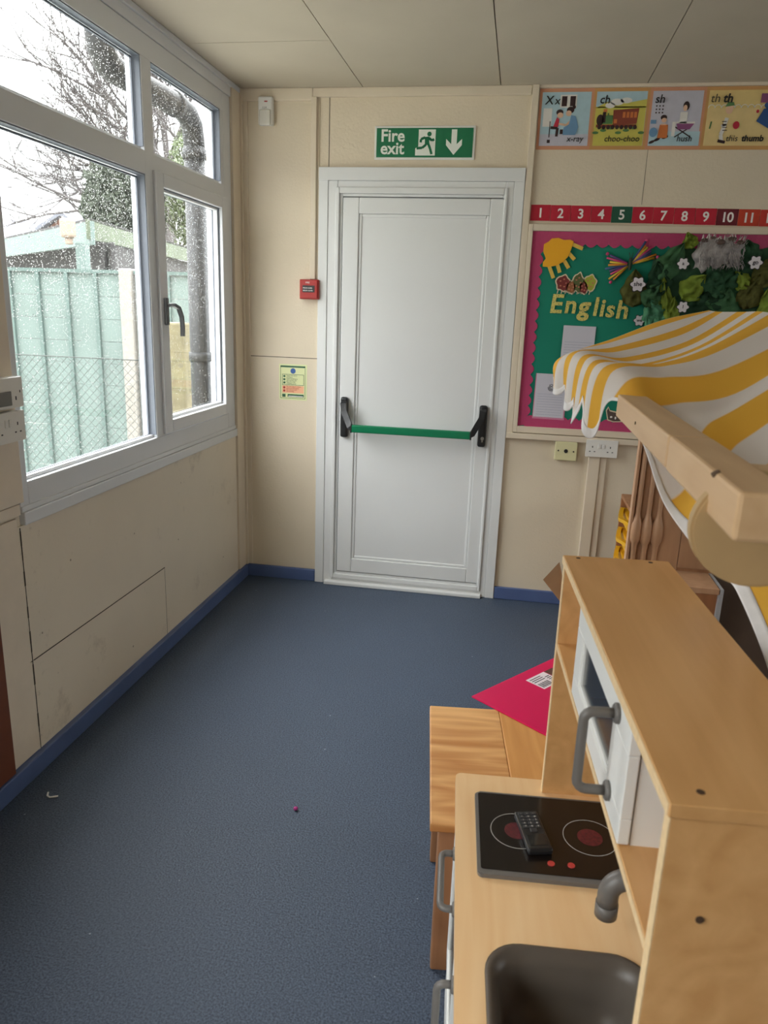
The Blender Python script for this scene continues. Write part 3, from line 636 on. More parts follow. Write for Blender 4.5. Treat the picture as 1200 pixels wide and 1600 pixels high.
def L4g(q, y, x, z): q.wall([(x+0.225, z+0.10), (x+0.25, z+0.15), (x+0.30, z+0.16), (x+0.34, z+0.10), (x+0.28, z+0.07)], y, TH); q.well(x+0.29, z+0.165, 0.04, 0.02, y, TH)
def L4h(q, y, x, z): q.wbox(x+0.232, x+0.262, z+0.175, z+0.212, y, TH)
def L4i(q, y, x, z): q.well(x+0.142, z+0.084, 0.014, 0.016, y, TH); q.well(x+0.225, z+0.14, 0.006, 0.007, y, TH)
poster(0.745, 1.165, 'picture card with the words this thumb on a beach, rightmost in the row', bor2, sand_i,
       [('beach', ink('light_sand_ink', 226, 200, 140), L4a), ('scalloped_waves', whi_i, L4b), ('striped_clothes', whi_i, L4c), ('face', skin, L4d), ('green_hat', grn_i, L4e), ('dark_marks', hair, L4f), ('blue_coat', dblu_i, L4g), ('purple_bucket', pur_i, L4h), ('red_ball', red_i, L4i)],
       [('th', 0.050, 0.018, 0.178, -0.0002), ('th', 0.050, 0.072, 0.178, 0.0012), ('this', 0.036, 0.105, 0.018, 0.0), ('thumb', 0.036, 0.172, 0.018, 0.001)])

# number strip: loose square cards butted together
nl = thing('number_line', 'strip of red numbered squares from 1 on the cream wall above the display board', 'number line', (0.5, YF, 1.952))
cols_ = {5: ink('number_green', 24, 84, 62), 10: ink('number_dark_red', 110, 20, 34), 11: ink('number_orange', 196, 60, 34), 12: ink('number_orange2', 196, 50, 40)}
nred = ink('number_red', 188, 24, 50)
for k in range(1, 14):
    x = 0.008+(k-1)*0.0947
    sl = -0.0009*(k-1)
    c_ = obj('number_square', MB().wbox(x, x+0.0932, 1.953+sl, 2.025+sl, YF-0.0005, 0.0015), cols_.get(k, nred), nl, {5: 'dark green square', 10: 'dark red square', 11: 'orange square'}.get(k))
    m_ = MB(); m_.wtext(str(k), 0.060, x+0.0466, 1.9685+sl, YF-0.0021, align='CENTER', bold=0.0012, ext=0.0004, space=0.9); obj('numeral', m_, white_ink, c_)

# ------------------------------------------------------------------ display board
db = thing('display_board', 'green display board with scalloped pink border in a cream frame on the door wall', 'notice board', (1.0, YF, 0.89))
XE = 2.6
m_ = MB(); m_.box(0.0045, 0.026, YF-0.026, YF, 0.925, 1.937, bev=0.003); m_.box(0.026, XE-0.03, YF-0.025, YF, 1.905, 1.937, bev=0.003); m_.box(0.026, XE-0.03, YF-0.025, YF, 0.925, 0.958, bev=0.003); m_.box(XE-0.03, XE, YF-0.026, YF, 0.925, 1.937, bev=0.003)
m_.box(-0.028, XE, YF-0.034, YF, 0.893, 0.922, bev=0.003)
obj('board_frame', m_, cream_smooth, db)
felt = mat('teal_backing_paper', rgb(10, 128, 104), 0.8, 0.06, 4)
obj('backing', MB().box(0.02, XE-0.02, YF-0.008, YF, 0.95, 1.91), felt, db)
pink_m = bpy.data.materials.new('pink_corrugated_card'); pink_m.use_nodes = True
nt = pink_m.node_tree; b = nt.nodes['Principled BSDF']; b.inputs['Roughness'].default_value = 0.6
tc = nt.nodes.new('ShaderNodeTexCoord'); wv = nt.nodes.new('ShaderNodeTexWave'); wv.inputs['Scale'].default_value = 55
nt.links.new(tc.outputs['Object'], wv.inputs['Vector']); rr = nt.nodes.new('ShaderNodeValToRGB')
rr.color_ramp.elements[0].color = (*rgb(166, 38, 88), 1); rr.color_ramp.elements[1].color = (*rgb(208, 76, 124), 1)
nt.links.new(wv.outputs['Fac'], rr.inputs['Fac']); nt.links.new(rr.outputs['Color'], b.inputs['Base Color'])
bp = nt.nodes.new('ShaderNodeBump'); bp.inputs['Strength'].default_value = 0.4; bp.inputs['Distance'].default_value = 0.002
nt.links.new(wv.outputs['Fac'], bp.inputs['Height']); nt.links.new(bp.outputs['Normal'], b.inputs['Normal'])
def scallop(p, q, n, depth, ux, uz):
    out = []
    for k in range(n):
        for j in range(6):
            t_ = (k+j/6)/n; a = PI*j/6
            out.append((p[0]+(q[0]-p[0])*t_+ux*depth*math.sin(a), p[1]+(q[1]-p[1])*t_+uz*depth*math.sin(a)))
    return out
m_ = MB(); yb_ = YF-0.0085
m_.wall([(0.026, 0.958), (0.026, 1.905)]+scallop((0.070, 1.905), (0.070, 0.958), 18, 0.016, 1, 0), yb_, 0.002)
m_.wall([(0.06, 1.905), (XE-0.03, 1.905)]+scallop((XE-0.03, 1.850), (0.06, 1.850), 46, 0.016, 0, -1), yb_-0.002, 0.002)
m_.wall([(0.06, 0.958)]+scallop((0.06, 1.000), (XE-0.03, 1.000), 46, 0.016, 0, 1)+[(XE-0.03, 0.958)], yb_-0.002, 0.002)
obj('scalloped_border', m_, pink_m, db, 'pink corrugated scalloped border')
yb = YF-0.013
# sun
s_ = thing('paper_sun', 'orange-yellow quarter sun cut-out with rays in the top left corner of the display board', 'decoration', (0.15, yb, 1.73))
sun_m = mat('sun_card', rgb(244, 176, 28), 0.6); sunr = mat('sun_ray_card', rgb(226, 190, 84), 0.6)
pts = [(0.083, 1.845), (0.105, 1.858), (0.118, 1.872), (0.150, 1.875), (0.175, 1.866), (0.205, 1.868), (0.222, 1.860), (0.214, 1.825), (0.202, 1.790), (0.180, 1.765), (0.150, 1.748), (0.112, 1.741), (0.086, 1.742), (0.085, 1.762), (0.098, 1.780), (0.083, 1.810)]
obj('sun_disc', MB().wall(pts, yb-0.002, 0.006), sun_m, s_)
for (a, b_) in (((0.216, 1.848), (0.268, 1.828)), ((0.205, 1.806), (0.234, 1.778)), ((0.186, 1.772), (0.210, 1.738)), ((0.156, 1.752), (0.170, 1.716)), ((0.116, 1.746), (0.142, 1.690))):
    obj('sun_ray', MB().wline([a, b_], 0.017, yb-0.001, 0.003), sunr, s_)
# cut-out insects
s_ = thing('paper_caterpillars', 'row of patterned leaf-shaped cut-outs with cream edges pinned above the word English', 'decoration', (0.25, yb, 1.63))
edge_m = mat('cream_card_edge', rgb(224, 210, 180), 0.7)
blobs = [((0.190, 1.668), 0.030, 0.034, ink('maroon_print', 122, 44, 40)), ((0.230, 1.650), 0.022, 0.026, ink('brown_print', 150, 96, 54)), ((0.262, 1.672), 0.022, 0.042, ink('olive_print', 92, 100, 52)), ((0.290, 1.650), 0.020, 0.026, ink('maroon_print', 122, 44, 40)), ((0.318, 1.672), 0.026, 0.034, ink('lime_print', 170, 176, 60))]
q = MB()
for (c, rx, rz, mm) in blobs: q.wall([(c[0]+(rx+0.006)*(1+0.12*math.sin(5*a))*math.cos(a), c[1]+(rz+0.006)*(1+0.12*math.cos(5*a))*math.sin(a)) for a in [2*PI*k/24 for k in range(24)]], yb, 0.001)
for k in range(9): q.wline([(0.170+k*0.019, 1.636), (0.166+k*0.019, 1.618)], 0.004, yb, 0.001)
obj('cream_edge', q, edge_m, s_)
for (c, rx, rz, mm) in blobs:
    q = MB(); q.wall([(c[0]+rx*(1+0.12*math.sin(5*a))*math.cos(a), c[1]+rz*(1+0.12*math.cos(5*a))*math.sin(a)) for a in [2*PI*k/24 for k in range(24)]], yb-0.0012, 0.0006); obj('patterned_body', q, mm, s_)
q = MB()
for (c, rx, rz, mm) in blobs:
    for k in range(5): q.well(c[0]+rx*0.5*math.cos(k*1.3), c[1]+rz*0.55*math.sin(k*1.3), 0.0045, 0.0035, yb-0.002, 0.0005)
obj('print_spots', q, ink('pink_print_spots', 196, 120, 92), s_)
# word English in cut-out letters
let_m = bpy.data.materials.new('yellow_dotted_letter'); let_m.use_nodes = True
nt = let_m.node_tree; b = nt.nodes['Principled BSDF']; b.inputs['Roughness'].default_value = 0.6
tc = nt.nodes.new('ShaderNodeTexCoord'); vo = nt.nodes.new('ShaderNodeTexVoronoi'); vo.inputs['Scale'].default_value = 130
nt.links.new(tc.outputs['Object'], vo.inputs['Vector']); rr = nt.nodes.new('ShaderNodeValToRGB'); rr.color_ramp.interpolation = 'CONSTANT'
rr.color_ramp.elements[0].color = (*rgb(120, 128, 84), 1); rr.color_ramp.elements[1].position = 0.3; rr.color_ramp.elements[1].color = (*rgb(216, 202, 110), 1)
nt.links.new(vo.outputs['Distance'], rr.inputs['Fac']); nt.links.new(rr.outputs['Color'], b.inputs['Base Color'])
for (ch, x, z, sz) in (('E', 0.134, 1.528, 0.124), ('n', 0.206, 1.529, 0.118), ('g', 0.274, 1.524, 0.120), ('l', 0.342, 1.521, 0.122), ('i', 0.374, 1.519, 0.116), ('s', 0.404, 1.517, 0.112), ('h', 0.452, 1.512, 0.120)):
    o = obj('cut_out_letter', MB().wtext(ch, sz, x, z, yb, bold=0.0040 if ch == 'g' else 0.0028, ext=0.0010, shear=0.10), let_m)
    tag(o, 'yellow dotted cut-out letter %s in the word English on the display board' % ch, 'letter', 'cut-out letters of the word English')
# papers
def sheet(x0, z0, x1, z1, ang, label, deco, pinkb=False):
    cx, cz = (x0+x1)/2, (z0+z1)/2
    R_ = lambda pts: [(cx+(x-cx)*math.cos(ang)-(z-cz)*math.sin(ang), cz+(x-cx)*math.sin(ang)+(z-cz)*math.cos(ang)) for x, z in pts]
    s_ = thing('paper_sheet', label, 'paper', (cx, yb, z0), group='worksheets pinned to the display board')
    if pinkb: obj('backing_card', MB().wall(R_([(x0-0.004, z0-0.01), (x1+0.006, z0-0.01), (x1+0.006, z1), (x0-0.004, z1)]), yb+0.0008, 0.0008), ink('pink_mount', 208, 130, 160), s_)
    obj('page', MB().wall(R_([(x0, z0), (x1, z0), (x1, z1), (x0, z1)]), yb, 0.0012), mat('white_paper', rgb(208, 206, 216), 0.7), s_)
    q = MB(); n = int((z1-z0)/0.013)
    for k in range(1, n):
        if deco and k > n*0.62: continue
        zz = z0+k*0.013; q.wline(R_([(x0+0.012, zz), (x1-0.012, zz)]), 0.0012, yb-0.0012, 0.0003)
    obj('ruled_lines', q, ink('rule_line_ink', 150, 156, 178), s_)
    if deco:
        q = MB(); a0 = deco
        for k in range(4):
            q.wline(R_([(a0[0]+(0.006+0.004*k)*math.cos(j*0.7+k), a0[1]+(0.005+0.004*k)*math.sin(j*0.7+k)) for j in range(9)]), 0.0022, yb-0.0012, 0.0003)
        obj('pen_drawing', q, ink('pen_ink', 50, 46, 56), s_)
sheet(0.212, 1.285, 0.368, 1.468, -0.01, 'white worksheet pinned below the word English, half hidden by the striped awning', (0.295, 1.335))
sheet(0.102, 1.010, 0.252, 1.229, -0.01, 'white lined worksheet at bottom left of the display board beside the pink border', (0.180, 1.160), True)
# butterfly of rolled paper straws
s_ = thing('paper_butterfly', 'butterfly of purple, yellow and pink paper strips beside the green foliage', 'decoration', (0.49, yb, 1.75))
sc_ = [ink('straw_purple', 92, 70, 128), ink('straw_yellow', 214, 186, 62), ink('straw_blue', 54, 84, 128), ink('straw_pink', 206, 70, 120), ink('straw_orange', 216, 140, 40)]
for side, a0, a1, n, L_ in ((0, 2.75, 3.95, 9, 0.115), (1, 0.28, 1.05, 8, 0.125)):
    for k in range(n):
        a = a0+(a1-a0)*k/(n-1); c = (0.494, 1.762); l_ = L_*(0.9+0.1*math.sin(k*2))
        q = MB(); q.tube([(c[0]+0.012*math.cos(a), yb-0.006-0.002*(k % 2), c[1]+0.012*math.sin(a)), (c[0]+l_*math.cos(a), yb-0.007-0.002*(k % 2), c[1]+l_*math.sin(a))], 0.0048, 8)
        obj('wing_strip', q, sc_[(k*3+side) % 5], s_)
q = MB(); q.tube([(0.494, yb-0.012, 1.735), (0.494, yb-0.014, 1.790)], 0.007, 8); q.tube([(0.492, yb-0.012, 1.79), (0.484, yb-0.012, 1.815)], 0.0016, 6); q.tube([(0.496, yb-0.012, 1.79), (0.503, yb-0.012, 1.815)], 0.0016, 6)
obj('body', q, ink('straw_dark', 60, 70, 50), s_)
q = MB()
for (a, L_) in ((2.75, 0.118), (3.95, 0.116), (0.28, 0.128), (1.05, 0.126)): q.blob((0.494+L_*math.cos(a), yb-0.008, 1.762+L_*math.sin(a)), 0.009, 1)
obj('wing_tip', q, sc_[3], s_)

# tissue paper foliage
def cmat(name, r, g_, b_):
    m = mat(name, rgb(r, g_, b_), 0.8, 0.18, 25, 0.5, 60); return m
lf_m = [cmat('dark_green_tissue', 64, 112, 76), cmat('mid_green_tissue', 88, 140, 94), cmat('lime_tissue', 168, 192, 76), cmat('mint_tissue', 110, 184, 142), cmat('olive_tissue', 120, 120, 58), cmat('forest_tissue', 46, 86, 58)]
def leaf_mesh(cx, cz, w, h_, rot, depth, seed, y=yb):
    n, m = 11, 15; P = []; rg = random.Random(seed); ph = rg.random()*9
    for i in range(n):
        u_ = i/(n-1)*2-1; row = []
        for j in range(m):
            v_ = j/(m-1)
            ww = w/2*math.sin(PI*min(1, v_**0.7))**0.8*(1+0.10*math.sin(v_*17+ph))+0.001
            x = u_*ww; z = (v_-0.5)*h_*(1+0.05*math.sin(u_*7+ph))
            dy = depth*(0.5+0.75*noise.noise(Vector((u_*3.4+ph, v_*6.5, seed*3.1)))+0.12*abs(math.sin(u_*6+v_*5+ph)))*(1-0.5*abs(u_))
            dy += 0.010*math.sin(u_*9+ph)*v_
            row.append(Vector((cx+x*math.cos(rot)-z*math.sin(rot), y-0.004-abs(dy), cz+x*math.sin(rot)+z*math.cos(rot))))
        P.append(row)
    q = MB(); q.grid(P); r_ = bmesh.ops.solidify(q.bm, geom=list(q.bm.faces), thickness=0.0012); q.nofix = 1
    return q
# backdrop of crumpled tissue
q = MB(); P = []
poly_b = [(0.60, 1.86), (0.62, 1.70), (0.62, 1.45), (0.75, 1.35), (2.2, 1.2), (2.2, 1.88)]
for i in range(60):
    row = []
    for j in range(24):
        x = 0.60+1.6*i/59; zt = 1.845 if i > 2 else 1.80; zb_ = 1.50-0.35*min(1, i/12); z = zb_+(zt-zb_)*j/23
        edge = min(1, i/3, (59-i)/3, j/3, (23-j)/3)
        row.append(Vector((x+0.012*noise.noise(Vector((x*9, z*9, 3))), yb-0.001-edge*(0.012+0.045*abs(noise.noise(Vector((x*16, z*16, 1))))), z+0.02*noise.noise(Vector((x*11, z*5, 7))))))
    P.append(row)
q.grid(P); o = obj('crumpled_tissue_foliage', q, lf_m[5]); tag(o, 'mass of crumpled dark green tissue behind the leaves on the right of the display board', 'foliage', kind='stuff')
leaves = [(0.675, 1.775, 0.10, 0.17, -0.5, 1, 'mid green tissue leaf at the top of the foliage, left of the grey furry patch'),
 (0.63, 1.70, 0.10, 0.14, 0.2, 5, 'dark green tissue leaf beside the butterfly'),
 (0.668, 1.620, 0.055, 0.17, 0.25, 2, 'narrow lime tissue leaf standing left in the foliage'),
 (0.79, 1.665, 0.10, 0.13, -0.7, 2, 'broad lime green tissue leaf leaning right above a paper flower'),
 (0.70, 1.545, 0.07, 0.13, -0.1, 2, 'lime tissue leaf just above the awning edge'),
 (0.625, 1.545, 0.10, 0.11, 0.4, 3, 'crumpled mint green tissue leaf beside the word we'),
 (0.635, 1.490, 0.12, 0.09, 0.9, 3, 'mint green tissue leaf lowest at the left above the awning'),
 (0.615, 1.625, 0.09, 0.12, -0.5, 1, 'mid green tissue leaf right of the flower reading she'),
 (0.875, 1.700, 0.11, 0.14, 0.55, 0, 'left half of the pair of broad dark green tissue leaves'),
 (0.945, 1.690, 0.11, 0.15, -0.45, 0, 'right half of the pair of broad dark green tissue leaves'),
 (1.045, 1.650, 0.10, 0.15, -0.3, 4, 'olive brown tissue leaf hanging at the right of the foliage'),
 (0.995, 1.700, 0.07, 0.09, 0.7, 2, 'small lime leaf between the dark pair and the olive leaf'),
 (1.010, 1.825, 0.10, 0.10, 0.3, 0, 'dark green tissue leaf above the paper flower right of the furry patch'),
 (1.105, 1.745, 0.10, 0.14, -0.6, 4, 'olive tissue leaf near the right edge beside the white flower'),
 (1.130, 1.600, 0.08, 0.12, 0.2, 2, 'lime green tissue leaf at the far right above the awning'),
 (0.855, 1.590, 0.16, 0.10, 0.1, 5, 'dark green tissue leaf behind the awning crest'),
 (0.745, 1.870, 0.06, 0.07, 0.4, 2, 'small yellow green tissue leaf overlapping the pink border'),
 (0.930, 1.600, 0.15, 0.12, -0.2, 1, 'mid green tissue leaf above the top of the awning')]
for k, (x, z, w_, h_, r_, mi, lb) in enumerate(leaves):
    q = leaf_mesh(x, z, w_*1.15, h_*1.1, r_, 0.055, k+1, yb-0.022); o = obj('tissue_leaf', q, lf_m[mi]); tag(o, lb, 'leaf', 'tissue leaves on the display board')
q = leaf_mesh(0.523, 1.652, 0.12, 0.17, 0.05, 0.05, 31, yb-0.002); o = obj('crumpled_leaf', q, lf_m[4]); tag(o, 'crumpled olive paper leaf behind the flower reading she', 'leaf')
# furry grey patch
fur = MB(); P = []
for i in range(26):
    row = []
    for j in range(16):
        u_, v_ = i/25, j/15; x = 0.775+0.215*u_+0.010*math.sin(v_*9); z = 1.752+0.135*v_-0.016*math.sin(u_*7)*(1-v_)-0.028*v_*abs(u_-0.45)*2+0.008*math.sin(u_*23)
        e_ = math.sin(PI*u_)**0.5*math.sin(PI*v_)**0.5
        row.append(Vector((x, yb-0.03-0.06*e_-0.02*noise.noise(Vector((x*40, z*25, 2))), z+0.012*noise.noise(Vector((x*60, z*10, 5))))))
    P.append(row)
fur.grid(P)
rg = random.Random(5)
for k in range(420):
    x = rg.uniform(0.785, 0.98); z = rg.uniform(1.758, 1.885); a = rg.uniform(-0.5, 0.5); l_ = rg.uniform(0.012, 0.03); yy = yb-0.07-rg.uniform(0, 0.03)
    fur.tube([(x, yy, z), (x+l_*math.sin(a), yy-0.008, z-l_*0.9*(1 if z < 1.83 else -0.8))], [0.0016, 0.0004], 4, cap=False)
s_ = thing('furry_patch', 'grey and white fluffy patch at the top of the foliage over the pink border', 'decoration', (0.88, yb, 1.75))
obj('fur', fur, mat('grey_fur', rgb(168, 162, 160), 0.9, 0.25, 30), s_)
q = MB()
for (x, z, r_) in ((0.800, 1.868, 0.014), (0.868, 1.862, 0.017), (0.918, 1.876, 0.015), (0.955, 1.862, 0.014), (0.835, 1.880, 0.010)): q.blob((x, yb-0.095, z), r_, 2, (1.3, 0.6, 0.7))
obj('brown_patch', q, ink('brown_fur', 84, 64, 56), s_)
q = MB()
for k in range(12):
    x = 0.79+k*0.016; q.tube([(x, yb-0.09, 1.872), (x+0.01*math.sin(k*2), yb-0.1, 1.893+0.008*math.sin(k))], [0.004, 0.0008], 5)
obj('white_tuft', q, whi_i, s_)
# paper flowers with words
def flower(x, z, r_, word, label, y):
    s_ = thing('paper_flower', label, 'decoration', (x, y, z-r_), group='white paper flowers with words')
    outl = [(x+r_*(1.0+0.16*math.cos(6*a))*math.cos(a), z+r_*(1.0+0.16*math.cos(6*a))*math.sin(a)) for a in [2*PI*k/48 for k in range(48)]]
    obj('flower_edge', MB().wall(outl, y, 0.001), ink('flower_outline', 60, 54, 60), s_)
    inn = [(x+(p[0]-x)*0.88, z+(p[1]-z)*0.88) for p in outl]
    obj('flower_face', MB().wall(inn, y-0.0012, 0.0008), mat('flower_paper', rgb(222, 216, 220), 0.7), s_)
    q = MB(); q.wtext(word, r_*0.85, x, z-r_*0.22, y-0.0024, align='CENTER', ext=0.0003, bold=0.0003); obj('word', q, black_ink, s_)
flower(0.533, 1.669, 0.034, 'she', 'white paper flower with the word she on the crumpled olive leaf', yb-0.065)
flower(0.568, 1.504, 0.026, 'we', 'white paper flower with the word we beside the letter h', yb-0.004)
flower(0.742, 1.572, 0.026, 'I', 'white paper flower low between the lime leaves', yb-0.10)
flower(0.718, 1.764, 0.026, 'a', 'white paper flower left of the grey furry patch', yb-0.10)
flower(1.030, 1.776, 0.030, 'go', 'white paper flower right of the grey furry patch', yb-0.10)
# small creature at the bottom
q = MB(); q.wall([(0.458, 1.062), (0.468, 1.082), (0.478, 1.064), (0.510, 1.058), (0.530, 1.038), (0.545, 1.008), (0.500, 1.004), (0.470, 1.012)], yb-0.003, 0.001)
s_ = thing('paper_animal', 'small brown cut-out animal at the bottom of the display board', 'decoration', (0.5, yb, 1.0)); obj('cut_out_edge', q, edge_m, s_)
q = MB(); q.wall([(0.463, 1.060), (0.469, 1.074), (0.477, 1.058), (0.508, 1.052), (0.525, 1.034), (0.536, 1.012), (0.500, 1.009), (0.474, 1.017)], yb-0.0042, 0.0008); obj('dark_body', q, ink('animal_brown', 92, 76, 66), s_)
q = MB(); q.well(0.487, 1.030, 0.006, 0.005, yb-0.0056, 0.0003); q.well(0.508, 1.026, 0.004, 0.007, yb-0.0056, 0.0003); obj('markings', q, white_ink, s_)

# ------------------------------------------------------------------ sockets and trunking right of the door
s_ = thing('blanking_plate', 'square ivory outlet plate under the display board, left of the white double socket', 'outlet', (0.281, YF, 0.80))
obj('plate', MB().box(0.226, 0.336, YF-0.034, YF, 0.795, 0.893, bev=0.004), cream_pl, s_)
q = MB(); q.tube([(0.281, YF-0.036, 0.845), (0.281, YF-0.0335, 0.845)], 0.010, 16); q.tube([(0.243, YF-0.036, 0.846), (0.243, YF-0.0335, 0.846)], 0.004, 10); q.tube([(0.319, YF-0.036, 0.844), (0.319, YF-0.0335, 0.844)], 0.004, 10); obj('cable_hole', q, black_pl, s_)
def double_socket(name, label, mk, flip=1):
    s_ = thing(name, label, 'socket', mk(0, 0, 0)); 
    def bx(u0, u1, z0, z1, d0, d1, bev=0.0):
        q = MB(); a = mk(u0, d0, z0); b_ = mk(u1, d1, z1); q.box(min(a[0], b_[0]), max(a[0], b_[0]), min(a[1], b_[1]), max(a[1], b_[1]), a[2], b_[2], bev=bev); return q
    obj('back_box', bx(0.002, 0.144, 0.002, 0.086, 0, 0.026, 0.003), white_pl, s_)
    obj('face_plate', bx(0, 0.146, 0, 0.088, 0.026, 0.034, 0.002), white_pl, s_)
    for u in (0.055, 0.073): obj('switch', bx(u, u+0.013, 0.045, 0.068, 0.033, 0.038, 0.002), white_pl, s_)
    q = MB()
    for c in (0.030, 0.112):
        for (du, dz, w_, h_) in ((0, 0.052, 0.004, 0.009), (-0.011, 0.028, 0.007, 0.004), (0.011, 0.028, 0.007, 0.004)):
            a = mk(c+du-w_/2, 0.0335, dz-h_/2); b_ = mk(c+du+w_/2, 0.0345, dz+h_/2); q.box(min(a[0], b_[0]), max(a[0], b_[0]), min(a[1], b_[1]), max(a[1], b_[1]), a[2], b_[2])
    obj('pin_hole', q, black_pl, s_)
double_socket('double_socket', 'white double power socket under the display board above the cream trunking', lambda u, d_, z: (0.378+u*1.07, YF-d_*1.2, 0.825+z))
s_ = thing('cable_trunking', 'wide cream vertical trunking under the white double socket beside the door wall', 'trunking', (0.43, YF, 0))
obj('trunking_cover', MB().box(0.398, 0.456, YF-0.026, YF, 0.068, 0.826, bev=0.004), cream_smooth, s_)
obj('narrow_conduit', MB().box(0.457, 0.490, YF-0.016, YF, 0.068, 0.826, bev=0.004), cream_smooth, s_)
mk2 = lambda u, d_, z: (-1.446+d_, 1.978-0.146+u, 1.106+z)
double_socket('double_socket', 'white double socket on the cream post at the left edge, below the control box', mk2)
s_ = thing('control_box', 'pale switch box on the cream post at the left edge, above the double socket', 'switch box', (-1.43, 1.9, 1.2))
obj('housing', MB().box(-1.446, -1.412, 1.83, 1.982, 1.203, 1.290, bev=0.003), white_pl, s_)
obj('cover_recess', MB().box(-1.413, -1.4085, 1.84, 1.925, 1.212, 1.252, bev=0.001), mat('grey_recess', rgb(120, 118, 114), 0.5), s_)
q = MB(); q.box(-1.4125, -1.411, 1.945, 1.949, 1.225, 1.236); q.box(-1.4125, -1.411, 1.965, 1.968, 1.245, 1.252); obj('slot', q, black_pl, s_)

# ------------------------------------------------------------------ play kitchen (local frame: x = back, -y = towards the camera)
KR = math.atan2(0.0784, 0.9969)
KL = 'birch toy kitchen with grey sink, black hob and white door on the carpet'
k_ = thing('play_kitchen', KL, 'play kitchen', (0.1138, 1.343, 0), KR)
def kb(x0, x1, u0, u1, z0, z1, bev=0.0, seg=2): return MB().box(x0, x1, -u1, -u0, z0, z1, bev=bev, seg=seg)
T_ = 0.015; TOP = 1.088; WT = 0.597; DEP = 0.182
# worktop with a hole for the sink
def rrect(x0, x1, y0_, y1_, r, n=7):
    out = []
    for (cx, cy, a0) in ((x1-r, y1_-r, 0), (x0+r, y1_-r, PI/2), (x0+r, y0_+r, PI), (x1-r, y0_+r, 1.5*PI)):
        out += [(cx+r*math.cos(a0+PI/2*k/n), cy+r*math.sin(a0+PI/2*k/n)) for k in range(n+1)]
    return out
def plate_hole(outer, inner, z0, z1):
    q = MB(); bm = q.bm; all_ = []
    for z in (z0, z1):
        lo = []
        for ring in (outer, inner):
            vs = [bm.verts.new((x, y, z)) for x, y in ring]; es = [bm.edges.new((vs[i], vs[(i+1) % len(vs)])) for i in range(len(vs))]; lo.append((vs, es))
        bmesh.ops.triangle_fill(bm, use_beauty=True, use_dissolve=False, edges=lo[0][1]+lo[1][1]); all_.append(lo)
    for r_ in (0, 1):
        a, b_ = all_[0][r_][0], all_[1][r_][0]
        for i in range(len(a)): j = (i+1) % len(a); bm.faces.new((a[i], a[j], b_[j], b_[i]))
    return q
SK = (-0.128, 0.112, -0.700, -0.398)     # sink opening, x and y (= -u)
wt = plate_hole(rrect(-0.171, 0.20, -0.752, 0.028, 0.012, 4), rrect(SK[0]+0.006, SK[1]-0.006, SK[2]+0.006, SK[3]-0.006, 0.045), WT-0.018, WT)
obj('worktop', wt, birch_work, k_)
# sink basin
rings = [(0.0, 0.0, 0.004), (0.003, 0.004, 0.0055), (0.006, 0.010, 0.003), (0.0, 0.020, -0.015), (0, 0.026, -0.06), (0, 0.032, -0.085), (0, 0.050, -0.100), (0, 0.085, -0.104)]
q = MB(); prev = None
for (_, ins, dz) in rings:
    rr_ = [q.bm.verts.new((x, y, WT+dz)) for x, y in rrect(SK[0]+ins, SK[1]-ins, SK[2]+ins, SK[3]-ins, max(0.018, 0.055-ins*0.3))]
    if prev:
        for i in range(len(rr_)): j = (i+1) % len(rr_); f = q.bm.faces.new((prev[i], prev[j], rr_[j], rr_[i])); f.smooth = True
    prev = rr_
q.bm.faces.new(prev); bmesh.ops.solidify(q.bm, geom=list(q.bm.faces), thickness=-0.002)
sk = obj('sink', q, sink_m, k_, 'dark grey plastic sink bowl')
q = MB(); q.tube([(-0.01, -0.55, WT-0.1035), (-0.01, -0.55, WT-0.101)], 0.018, 20); obj('drain', q, steel, sk)
# tap
q = MB(); arc = [(0.150, -0.372, WT), (0.150, -0.370, WT+0.07)]
for k in range(9):
    a = PI/2*k/8; arc.append((0.120+0.030*math.cos(a), -0.368, WT+0.078+0.030*math.sin(a)))
for k in range(1, 9):
    a = PI/2*k/8; arc.append((0.082-0.028*math.sin(a), -0.365, WT+0.108-0.028*(1-math.cos(a))))
arc.append((0.054, -0.365, WT+0.060))
q.tube(arc, 0.0155, 20); q.tube([(0.054, -0.365, WT+0.064), (0.054, -0.365, WT+0.042)], 0.0168, 20); tp = obj('tap', q, grey_pl, k_, 'curved grey plastic tap')
q = MB(); q.tube([(0.152, -0.372, WT), (0.152, -0.372, WT+0.006)], 0.020, 20); obj('tap_base', q, grey_pl, tp)
# hob
hb = obj('hob', MB().prism(rrect(-0.134, 0.134, -0.264, -0.039, 0.010), WT, WT+0.008, bev=0.002), grey_pl, k_, 'black glass hob with grey rim')
obj('hob_glass', MB().prism(rrect(-0.128, 0.128, -0.252, -0.044, 0.005), WT+0.0078, WT+0.0088), hob_m, hb)
ringm = mat('white_ring_print', rgb(190, 186, 180), 0.5); heat = mat('dull_red_print', rgb(92, 26, 32), 0.5, 0.5, 160)
def kring(q, cx, cu, r0, r1, z, h_=0.0003, n=48):
    A = []
    for (r_, zz) in ((r0, z), (r1, z), (r1, z+h_), (r0, z+h_)): A.append([q.bm.verts.new((cx+r_*math.cos(2*PI*i/n), -cu+r_*math.sin(2*PI*i/n), zz)) for i in range(n)])
    for m in range(4):
        for i in range(n): j = (i+1) % n; q.bm.faces.new((A[m][i], A[m][j], A[(m+1) % 4][j], A[(m+1) % 4][i]))
for cx in (-0.060, 0.070):
    q = MB(); kring(q, cx, 0.148, 0.0468, 0.0478, WT+0.0088); obj('hob_ring', q, ringm, hb)
    q = MB(); kring(q, cx, 0.148, 0.0, 0.0225, WT+0.0088); obj('heating_spiral', q, heat, hb)
